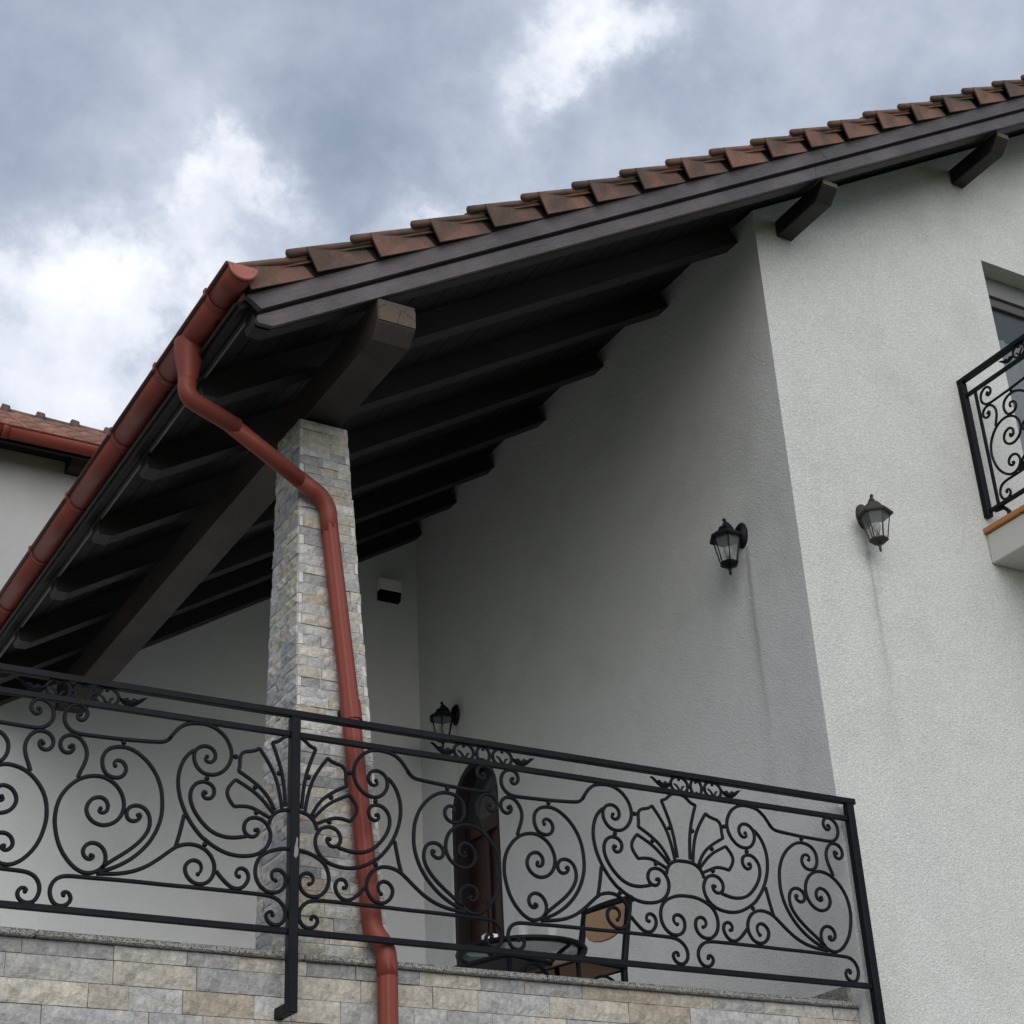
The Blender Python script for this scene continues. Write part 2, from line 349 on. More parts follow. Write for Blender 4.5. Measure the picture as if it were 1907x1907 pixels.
wx0,wx1,wz0,wz1=7.81,9.05,6.33,8.53
RX,RZ=11.2,under(11.2)
mb=MB()
def fr(u,v,w_): return (u,w_,v)
top=lambda x: under(x)+.13*(1 if x<RX+.01 else 1)
mb.prism([(XS,0),(wx0,0),(wx0,top(wx0)),(XS,top(XS))],YF,YF+.3,fr)
mb.prism([(wx0,0),(wx1,0),(wx1,wz0),(wx0,wz0)],YF,YF+.3,fr)
mb.prism([(wx0,wz1),(wx1,wz1),(wx1,top(wx1)),(wx0,top(wx0))],YF,YF+.3,fr)
mb.prism([(wx1,0),(16.6,0),(16.6,top(RX)-.6128*(16.6-RX)),(RX,top(RX)),(wx1,top(wx1))],YF,YF+.3,fr)
fw=part('front_wall',mb,'white_stucco',house,(0,0,0)); fw.data.materials.append(M['side_stucco'])
for p_ in fw.data.polygons:
    if p_.normal.x<-.9 and p_.center.x<XS+.01: p_.material_index=1
# side wall with the arched doorway
dy0,dy1,dz=3.535,4.245,5.576; dc=(dy0+dy1)/2; dr=(dy1-dy0)/2
arch=[(dc+dr*math.cos(a),dz+dr*math.sin(a)) for a in [math.pi*k/20 for k in range(21)]]
poly=[(YF+.3,0),(dy0,0),(dy0,dz)]+arch[::-1][1:-1]+[(dy1,dz),(dy1,0),(YB,0),(YB,8.28),(YF+.3,8.28)]
mb=MB()
def fs_(u,v,w_): return (w_,u,v)
# split at arch crown to keep the outline simple
left=[(YF+.3,0),(dy0,0),(dy0,dz)]+[p for p in arch[::-1] if p[0]<=dc+1e-6][1:]+[(dc,8.28),(YF+.3,8.28)]
right=[(YB,0),(YB,8.28),(dc,8.28)]+[p for p in arch[::-1] if p[0]>=dc-1e-6][:-1]+[(dy1,dz),(dy1,0)]
mb.prism(left,XS,XS+.28,fs_); mb.prism(right,XS,XS+.28,fs_)
part('side_wall',mb,'side_stucco',house,(0,0,0))
mb=MB()
mb.prism([(.6,0),(XS+.28,0),(XS+.28,under(XS+.28)+.12),(2.45,under(2.45)+.12),(.6,under(2.45)+.0)],YB,YB+.3,fr)
part('back_wall',mb,'back_stucco',house)
mb=MB(); mb.box(.6,XS-.002,.30,YB,FL-.25,FL); part('terrace_floor',mb,'floor_tile',house)
mb=MB(); mb.box(XS-.022,XS,.16,3.3,FL,3.475); part('skirting',mb,'granite',house)
# door
door=MB(); door.box(XS+.12,XS+.16,dy0-.02,dy1+.02,FL,dz); door_o=part('door',door,'door_wood',house,(XS+.14,dc,FL))
for (a,b) in ((dy0+.03,dc-.03),(dc+.03,dy1-.03)):
    for (z0,z1) in ((FL+.15,FL+.85),(FL+1.0,FL+1.75)):
        q=MB(); q.box(XS+.105,XS+.12,a+.03,b-.03,z0,z1); bevel(part('panel',q,'door_wood',door_o),.008)
q=MB(); q.box(XS+.10,XS+.12,dc-.02,dc+.02,FL,5.40); part('mullion',q,'door_wood',door_o)
q=MB(); q.box(XS+.09,XS+.12,dy0,dy1,5.40,5.50); part('transom_rail',q,'door_wood',door_o)
q=MB(); q.prism([(dy0+.02,5.50),(dy1-.02,5.50),(dy1-.02,dz)]+[(dc+(dr-.02)*math.cos(a),dz+(dr-.02)*math.sin(a)) for a in [math.pi*k/16 for k in range(1,16)]]+[(dy0+.02,dz)],XS+.112,XS+.13,fs_)
part('transom_glass',q,'door_glass',door_o)
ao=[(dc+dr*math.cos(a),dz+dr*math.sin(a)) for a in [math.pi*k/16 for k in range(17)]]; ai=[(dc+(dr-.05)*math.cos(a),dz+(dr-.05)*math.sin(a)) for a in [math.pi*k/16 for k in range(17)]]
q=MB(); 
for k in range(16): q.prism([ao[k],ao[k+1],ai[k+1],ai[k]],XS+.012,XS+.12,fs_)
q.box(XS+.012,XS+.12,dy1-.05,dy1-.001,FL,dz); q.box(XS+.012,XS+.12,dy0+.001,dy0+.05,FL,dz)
part('reveal_shade_casing',q,'soffit_wood',door_o)  # dark casing added to paint the deep shade of the door reveal
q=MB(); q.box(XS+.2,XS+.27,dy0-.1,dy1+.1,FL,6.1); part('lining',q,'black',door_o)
# window
win=MB(); 
for b in ((wx0,wx0+.06,wz0,wz1-.16),(wx1-.06,wx1,wz0,wz1-.16),(wx0+.06,wx1-.06,wz0,wz0+.06),(wx0+.06,wx1-.06,wz1-.23,wz1-.16),(8.40,8.46,wz0+.06,wz1-.23)): win.box(b[0],b[1],YF+.15,YF+.21,b[2],b[3])
win_o=part('window',win,'frame',house,(wx0,YF+.18,wz0)); bevel(win_o,.004)
q=MB(); q.box(wx0,wx1,YF+.13,YF+.27,wz1-.155,wz1); part('shutter_box',q,'shutter',win_o)
q=MB(); q.box(wx0+.06,8.40,YF+.175,YF+.185,wz0+.06,wz1-.23); part('pane',q,'window_glass',win_o)
q=MB(); q.box(8.46,wx1-.06,YF+.175,YF+.185,wz0+.06,wz1-.23); part('pane',q,'window_glass',win_o)
q=MB(); 
cv=[(wx0+.02+i*.02,YF+.25+.012*math.sin(i*1.1)) for i in range(60)]
for i in range(59): q.add([(cv[i][0],cv[i][1],wz0),(cv[i+1][0],cv[i+1][1],wz0),(cv[i+1][0],cv[i+1][1],wz1-.42),(cv[i][0],cv[i][1],wz1-.42)],[(0,1,2,3)],True)
part('curtain',q,'curtain',win_o)
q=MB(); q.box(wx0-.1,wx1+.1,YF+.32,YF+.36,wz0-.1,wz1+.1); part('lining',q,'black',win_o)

# granite ledge, slabs butted with thin joints
lx=.6
while lx<XS-.02:
    e=min(lx+1.15+random.uniform(-.05,.05),XS-.002); q=MB(); q.box(lx,e-.003,.095,.30,3.3535,3.38); bevel(part('ledge_slab',q,'granite',house,((lx+e)/2,.2,3.35)),.006); lx=e
# split-face stone below the ledge
def rough_stone(x0,x1,z0,z1,yf,dep,fn,amp=.006,nx=4,nz=2):
    """front face a jittered grid; fn(u,v,w) maps (along, height, outward depth)"""
    mb=MB(); vs_=[];fs=[]
    pr=random.uniform(-.001,.005)
    for j in range(nz+1):
        for i in range(nx+1):
            e=(i in(0,nx)) or (j in (0,nz)); u=x0+(x1-x0)*i/nx; v=z0+(z1-z0)*j/nz
            if not e: u+=random.uniform(-.2,.2)*(x1-x0)/nx; v+=random.uniform(-.2,.2)*(z1-z0)/nz
            vs_.append(fn(u,v,pr+(random.uniform(0,amp*.5) if e else random.uniform(.2,1)*amp*1.6)))
    for j in range(nz):
        for i in range(nx): a=j*(nx+1)+i; fs.append((a,a+1,a+nx+2,a+nx+1))
    rim=[i for i in range(nx+1)]+[j*(nx+1)+nx for j in range(1,nz+1)]+[nz*(nx+1)+i for i in range(nx-1,-1,-1)]+[j*(nx+1) for j in range(nz-1,0,-1)]
    o=len(vs_)
    n_=len(rim)
    base=[]
    for r_ in rim:
        j,i=divmod(r_,nx+1); base.append(fn(x0+(x1-x0)*i/nx,z0+(z1-z0)*j/nz,-dep))
    vs_+=base
    for k in range(n_): fs.append((rim[k],o+k,o+(k+1)%n_,rim[(k+1)%n_]))
    mb.add(vs_,fs); return mb
mb=MB(); mb.box(.6,XS-.002,.142,.30,0,3.3525); cl=part('stone_wall',mb,'mortar',house,(3,.2,0))
mass=MB(); z=3.352; row=0; first=.059
while z>.05:
    h=first if row==0 else .094; z0=max(z-h,0); x=.6-random.uniform(0,.2)
    while x<XS-.01:
        ln=random.choice([.22,.30,.34,.36,.42,.16]); x1=min(x+ln,XS-.006); x0=max(x,.6)
        if x1-x0>.03:
            s_=rough_stone(x0+.0014,x1-.0014,z0+.0014,z-.0014,.13,.016,lambda u,v,w_:(u,.130-w_,v),.010,6,2)
            if row<8: part('stone',s_,'stone',cl,((x0+x1)/2,.13,(z0+z)/2))
            else: mass.add(s_.v,s_.f)
        x=x1 if x1<XS-.01 else XS
    z=z0; row+=1
part('lower_stones',mass,'stone_mass',cl,kind='stuff')
# ------------------------------------------------------------ roof of the house
YV=-.445                                # verge plane
SX,SY,SN=(CA,0,SA),(0,1,0),(-SA,0,CA)
def sOf(x,n=0): return (x-OX+n*SA)/CA
STOP=sOf(RX)
mb=MB(); mb.box(sOf(2.33),STOP,YV+.03,6.4,.152,.166,lambda s,y,n:RP(s,y,n))
mb.box(RX,16.9,YV+.03,6.4,0,.16,lambda x,y,z:(x,y,under(RX)+.15-.6128*(x-RX)+z))
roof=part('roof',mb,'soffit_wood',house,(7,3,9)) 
# soffit planks, laid across the rafters
s=sOf(2.34); k=0
while s<sOf(9.4):
    wd=.118; y1=6.3 if k<34 else .06
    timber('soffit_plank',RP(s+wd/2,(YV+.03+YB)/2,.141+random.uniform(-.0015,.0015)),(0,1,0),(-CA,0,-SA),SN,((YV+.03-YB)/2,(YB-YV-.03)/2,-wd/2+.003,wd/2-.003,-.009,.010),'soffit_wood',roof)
    s+=wd; k+=1
# rafters; tails cut with a small chamfer
def rafter(name,y0,y1,mt,send,n1=.130):
    sh=[(-.005,0.0),(send,0.0),(send,n1),(-.010,n1),(-.058,.062),(-.062,.035)]
    return timber(name,RP(0,0,0),SX,SY,SN,(0,0,y0,y1,0,0),mt,roof,sh)
ry=[.228+.79*k for k in range(-1,6)]
ry=[-.40,.228,1.0,1.80,2.585,3.355,3.965,4.57]
for i,y in enumerate(ry):
    wd=.12 if i else .085
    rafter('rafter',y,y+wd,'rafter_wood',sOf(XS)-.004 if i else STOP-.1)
# verge boards
jt=sOf(5.90)
timber('verge_board',RP(0,0,0),SX,SY,SN,(0,0,YV,YV+.026,0,0),'board_wood',roof,[(.0,-.004),(jt,-.004),(jt+.05,.066),(-.045,.066),(-.06,.045),(-.055,.030)])
timber('verge_board',RP(0,0,0),SX,SY,SN,(0,0,YV,YV+.026,0,0),'board_wood',roof,[(jt+.003,-.004),(STOP,-.004),(STOP,.066),(jt+.053,.066)])
j2=sOf(6.02)
timber('upper_verge_board',RP(0,0,0),SX,SY,SN,(0,0,YV-.022,YV+.012,0,0),'board_wood',roof,[(-.022,.083),(j2+.02,.083),(j2,.165),(-.055,.165)])
timber('upper_verge_board',RP(0,0,0),SX,SY,SN,(0,0,YV-.022,YV+.012,0,0),'board_wood',roof,[(j2+.024,.083),(STOP,.083),(STOP,.165),(j2+.004,.165)])
timber('verge_batten',RP(0,0,0),SX,SY,SN,(-.02,STOP,YV+.013,YV+.06,.068,.15),'soffit_wood',roof)
# eaves fascia
mb=MB(); mb.box(2.342,2.352,YV+.03,6.4,6.128,6.134); part('drip_strip',mb,'shutter',roof,(2.34,3,6.13))
timber('fascia',(2.345,0,0),(0,1,0),(-1,0,0),(0,0,1),(YV+.03,6.4,-.012,.012,6.135,6.20),'beam_wood',roof)
# plate beam over the pillar, chamfered end in front
def purlin(name,x0,x1,zb,zt,y0,y1,mt,parent):
    ob=timber(name,(0,0,0),(0,1,0),(-1,0,0),(0,0,1),(0,0,-x1,-x0,0,0),mt,parent,[(y0,zb+.075),(y0+.075,zb),(y1,zb),(y1,zt),(y0,zt)])
    e=MB(); e.box(x0+.002,x1-.002,y0-.004,y0-.0005,zb+.077,zt-.002); part('end_grain',e,'end_grain',ob,((x0+x1)/2+.02,y0,zb+.13)) if False else None
    return ob
b1=purlin('purlin',2.95,3.15,6.165,under(2.95)+.0,-.44,YB,'beam_wood',roof)
mb=MB(); mb.box(2.953,3.147,-.4445,-.4402,6.243,under(2.95)-.03); part('beam_end',mb,'end_grain',roof,(3.04,-.44,6.30))
b2=purlin('purlin',5.98,6.10,8.105,under(5.98)+.0,-.41,.06,'rafter_wood',roof)
b3=purlin('purlin',7.68,7.79,9.14,under(7.68)+.0,-.41,.06,'rafter_wood',roof)
b4=purlin('purlin',9.5,9.61,10.25,under(9.5)+.0,-.41,.06,'rafter_wood',roof)
for (x0,x1,zb,zt) in ((5.983,6.097,8.183,under(5.98)-.01),(7.683,7.787,9.218,under(7.68)-.01)):
    mb=MB(); mb.box(x0,x1,-.4145,-.4102,zb,zt); part('beam_end',mb,'end_grain',roof,((x0+x1)/2,-.41,zb))
for o in (b1,b2,b3,b4): bevel(o,.006)

# verge tiles: a flange hanging down the outside and a roll on top
PIT=.3235/CA
s0=sOf(3.255,.17)-3*PIT
def verge_tile(k):
    a=s0+(k)*PIT; e=a+PIT
    jj=random.uniform(-.004,.004); mb=MB()
    y_o=YV-.030
    # flange: lower end stands proud and hangs lower, upper end tucks behind the next tile
    lo,hi,hu=.169+jj,.292+jj,.264+jj
    if k==0: pass
    def f(s_,y_,n_): return RP(s_,y_,n_)
    sa=a-.002
    A_=[f(a+.004,y_o-.036,lo),f(sa,y_o-.060,hi),f(e-.034,y_o+.002,hu),f(e-.004,y_o+.002,lo-.002)]
    B_=[f(a+.004,y_o-.025,lo),f(sa,y_o-.049,hi),f(e-.034,y_o+.012,hu),f(e-.004,y_o+.012,lo-.002)]
    mb.add(A_+B_,[(0,1,2,3),(4,7,6,5),(0,4,5,1),(1,5,6,2),(2,6,7,3),(3,7,4,0)])
    # roll (half barrel tapering up the slope)
    n=10; vs_=[];fs=[]
    for (ss,rr,nn) in ((a-.08 if k else a-.02,.070 if k else .05,.262),(e+.02,.056,.236)):
        for rad in (rr,rr-.014):
            for q in range(n+1):
                t=math.pi*q/n; vs_.append(f(ss,y_o+.040-rad*math.cos(t)*1.0,nn+jj+rad*math.sin(t)*.62))
    m_=n+1
    for q in range(n):
        fs.append((q,q+1,2*m_+q+1,2*m_+q)); fs.append((m_+q,3*m_+q,3*m_+q+1,m_+q+1)); fs.append((q,m_+q,m_+q+1,q+1)); fs.append((2*m_+q,2*m_+q+1,3*m_+q+1,3*m_+q))
    fs.append((0,2*m_,3*m_,m_)); fs.append((n,m_+n,3*m_+n,2*m_+n))
    mb.add(vs_,fs,False)
    # rounded outer roll of the tile, its lower end lapping over the tile below
    ra=a-.105 if k else a-.045
    ps_=[f(ra+(e-.004-ra)*t,y_o-.044+.036*t,hi-.004+(hu-hi)*t+(.004*math.sin(3.1*t))) for t in (0,.33,.66,1)]
    mb.tube(ps_,[.020,.017,.016,.015],prof=[(math.cos(2*math.pi*q/14),math.sin(2*math.pi*q/14)) for q in range(14)],smooth=True)
    c=RP((a+e)/2,YV,.22); return part('roof_tile',mb,'tile',roof,c)
timber('gap_shade_filler',RP(0,0,0),SX,SY,SN,(s0+.03,STOP,YV-.026,YV+.04,.168,.245),'soffit_wood',roof)  # dark filler added so the gaps between verge tiles look like shade
for k in range(0,28):
    if s0+(k+1)*PIT<STOP: verge_tile(k)
# field of barrel tiles
fm=MB()
for j in range(26):
    yy=YV+.16+j*.235
    for k in range(28):
        a=s0+k*PIT
        if a+PIT>STOP: break
        n=5; vs_=[];fs=[]
        a0=max(a-.09,sOf(2.335,.2))
        for (ss,rr,nn) in ((a0,.095,.215),(a+PIT+.03,.08,.185)):
            for q in range(n+1):
                t=math.pi*q/n; vs_.append(RP(ss,yy-rr*math.cos(t)*1.05,nn+rr*math.sin(t)*.75))
        for q in range(n): fs.append((q,q+1,n+1+q+1,n+1+q))
        vs_+= [RP(a0,yy,.21)]; fs+=[(q,q+1,2*n+2) for q in range(n)]
        fm.add(vs_,fs)
fm.box(sOf(2.35,.18),STOP,YV+.02,6.4,.167,.19,lambda s_,y_,n_:RP(s_,y_,n_))
part('tile_field',fm,'tile_mass',roof,kind='stuff')

# ------------------------------------------------------------ stone pillar
pil=thing('stone_pillar','tapering pillar clad in grey and tan split face stone behind the railing','pillar',(3.035,.36,FL))
PB=dict(x0=2.817,x1=3.253,y0=.150,y1=.575,z=3.38); PT=dict(x0=2.918,x1=3.172,y0=.392,y1=.66,z=6.16)
def pil_at(z):
    t=(z-PB['z'])/(PT['z']-PB['z']); return [PB[k]+(PT[k]-PB[k])*t for k in ('x0','x1','y0','y1')]
mb=MB(); vs_=[]
ins=.022
for z in (FL,6.16):
    x0,x1,y0,y1=pil_at(z); vs_+=[(x0+ins,y0+ins,z),(x1-ins,y0+ins,z),(x1-ins,y1-ins,z),(x0+ins,y1-ins,z)]
mb.add(vs_,[(0,1,2,3),(4,5,6,7),(0,1,5,4),(1,2,6,5),(2,3,7,6),(3,0,4,7)]); part('core',mb,'mortar',pil)
def face_fn(face):
    def fn(u,v,w_):   # u in 0..1 along face, v = height, w outward
        x0,x1,y0,y1=pil_at(v)
        if face=='front': return (x0+(x1-x0)*u,y0-w_,v)
        if face=='left': return (x0-w_,y0+(y1-y0)*u,v)
        if face=='right': return (x1+w_,y0+(y1-y0)*u,v)
        return (x0+(x1-x0)*u,y1+w_,v)
    return fn
z=3.382; r_=0; ps=MB()
hs=[.048,.052,.056,.05,.058]
while z<6.14:
    h=random.choice(hs); z1=min(z+h,6.158); x0,x1,y0,y1=pil_at(z)
    for face,Wd in (('front',x1-x0),('left',y1-y0),('right',y1-y0),('back',x1-x0)):
        # corner returns interleave: on alternate courses the front pieces run over the edge, or show a thin end strip
        wrap=(r_%2==0)
        u0,u1=(0,1)
        th=random.uniform(.014,.026)/Wd
        cuts=[0.0]
        if face=='front' and not wrap and random.random()<.85: cuts.append(th)
        u=cuts[-1]
        while True:
            u+=random.choice([.09,.14,.18,.24,.12])/Wd
            if u>1-.05/Wd: break
            cuts.append(u)
        if face=='front' and not wrap and random.random()<.35 and cuts[-1]<1-2.5*th: cuts.append(1-th)
        cuts.append(1.0)
        for a,b in zip(cuts[:-1],cuts[1:]):
            e=.0009/Wd; aa,bb=a+e,b-e
            s_=rough_stone(aa,bb,z+.0009,z1-.0009,0,.024,face_fn(face),.0085,4 if (b-a)*Wd>.05 else 1,2)
            strip=(face=='front' and (b-a)*Wd<.03)
            if face in('front','left'):
                c=face_fn(face)((a+b)/2,(z+z1)/2,0); part('stone',s_,'sawn_stone' if strip else 'stone',pil,c)
            else: ps.add(s_.v,s_.f)
    z=z1; r_+=1
part('rear_stones',ps,'stone_mass',pil,kind='stuff')

# ------------------------------------------------------------ gutter and downpipe
GX,GZ,GR=2.230,6.236,.068
gut=thing('roof_gutter','long brick red half round gutter under the main roof edge','gutter',(GX,0,GZ))
def trough(y0,y1,r,x=GX,z=GZ,n=14,th=.004):
    mb=MB(); vs_=[];fs=[]
    for y in (y0,y1):
        for rr in (r,r-th):
            for q in range(n+1): t=math.pi+math.pi*q/n; vs_.append((x+rr*math.cos(t),y,z+rr*math.sin(t)))
    m_=n+1
    for q in range(n):
        fs+=[(q,q+1,2*m_+q+1,2*m_+q),(m_+q,3*m_+q,3*m_+q+1,m_+q+1),(q,m_+q,m_+q+1,q+1),(2*m_+q,2*m_+q+1,3*m_+q+1,3*m_+q)]
    mb.add(vs_,fs,True); return mb
ys=[-.54,-.28,.40,1.07,1.82,2.53,3.25,4.15,4.9,5.6,6.4]
for a,b in zip(ys[:-1],ys[1:]): part('gutter_length',trough(a,b-.003,GR+random.uniform(-.0008,.0008)),'red_metal',gut,(GX,(a+b)/2,GZ))
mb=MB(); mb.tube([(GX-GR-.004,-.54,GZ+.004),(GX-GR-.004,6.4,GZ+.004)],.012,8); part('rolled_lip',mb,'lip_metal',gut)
mb=MB(); n=16; mb.prism([(GX+(GR-.002)*math.cos(math.pi+math.pi*q/n),GZ+(GR-.002)*math.sin(math.pi+math.pi*q/n)) for q in range(n+1)]+[(GX+GR,GZ+.012),(GX-GR-.01,GZ+.012)],-.545,-.539,lambda u,v,w_:(u,w_,v)); ec=part('end_cap',mb,'red_metal_light',gut,(GX,-.542,GZ))
mb=trough(-.556,-.5455,GR+.003,n=16,th=.018); part('rim',mb,'red_metal_light',ec)
for y in ys[1:-1]:
    mb=trough(y-.016,y+.016,GR+.004,th=.003); mb.box(GX-GR-.016,GX-GR+.004,y-.014,y+.014,GZ-.012,GZ+.026); part('joint_collar',mb,'red_metal',gut,(GX,y,GZ))

pipe=thing('downpipe','brick red downpipe swinging from the gutter down the pillar face','downpipe',(3.1,.1,3.0))
PR=.042
oct_=[(math.cos(math.pi/8+math.pi/4*k),math.sin(math.pi/8+math.pi/4*k)) for k in range(8)]
# rounded square with shallow corner flutes
flute=[(1.03*math.cos(math.pi/8+math.pi/4*k+d),1.03*math.sin(math.pi/8+math.pi/4*k+d)) for k in range(8) for d in (-.09,.09)]
def bend(pts,rad,n=6):
    """polyline with rounded corners"""
    P=[Vector(p) for p in pts]; o=[P[0]]
    for i in range(1,len(P)-1):
        a=(P[i-1]-P[i]); b=(P[i+1]-P[i]); r1=min(rad,a.length*.45,b.length*.45); p0=P[i]+a.normalized()*r1; p1=P[i]+b.normalized()*r1
        for k in range(n+1): t=k/n; o.append(p0*(1-t)**2+P[i]*2*t*(1-t)+p1*t*t)
    o.append(P[-1]); return o
OUT=Vector((2.218,.09,6.17))
mb=MB(); mb.lathe([(.074,6.215),(.072,6.16),(.050,6.04),(.047,6.00)],(OUT.x,OUT.y,0),16,caps=False); 
part('outlet',mb,'red_metal',pipe,OUT)
mb=MB(); mb.tube(bend([(2.218,.09,6.04),(2.210,.08,5.905),(2.49,.15,5.85)],.19,10),PR*1.04,16); part('elbow',mb,'red_metal',pipe,(2.3,.15,6))
mb=MB(); mb.tube([(2.42,.135,5.868),(2.90,.272,5.700)],PR*.985,16); part('slanting_pipe',mb,'red_metal',pipe,(2.7,.2,5.8))
mb=MB(); mb.tube(bend([(2.86,.263,5.717),(3.025,.293,5.645),(3.035,.285,5.46)],.10,8),PR*1.03,16); part('elbow',mb,'red_metal',pipe,(3.0,.28,5.62))
mb=MB(); mb.tube([(3.033,.286,5.50),(3.098,.188,4.53)],PR*.98,prof=flute,up=(0,-1,0),smooth=False); part('upper_pipe',mb,'red_metal',pipe,(3.06,.24,5))
mb=MB(); mb.tube([(3.095,.193,4.57),(3.102,.183,4.47)],PR*1.10,prof=flute,up=(0,-1,0),smooth=False); part('coupling',mb,'red_metal',pipe,(3.1,.19,4.52))
mb=MB(); mb.box(3.055,3.085,.17,.26,4.50,4.53); part('wall_bracket',mb,'iron',pipe,(3.07,.22,4.51))
mb=MB(); mb.tube([(3.098,.188,4.50),(3.150,.108,3.60)],PR*.99,prof=flute,up=(0,-1,0),smooth=False); part('middle_pipe',mb,'red_metal',pipe,(3.12,.15,4))
mb=MB(); mb.tube(bend([(3.148,.112,3.64),(3.155,.102,3.50),(3.197,.060,3.42),(3.200,.055,3.30)],.09,8),PR*1.06,16); part('offset_elbow',mb,'red_metal',pipe,(3.18,.08,3.45))
mb=MB(); mb.tube([(3.200,.055,3.36),(3.200,.055,.25)],PR*1.0,prof=flute,up=(0,-1,0),smooth=False); part('lower_pipe',mb,'red_metal',pipe,(3.2,.055,2))

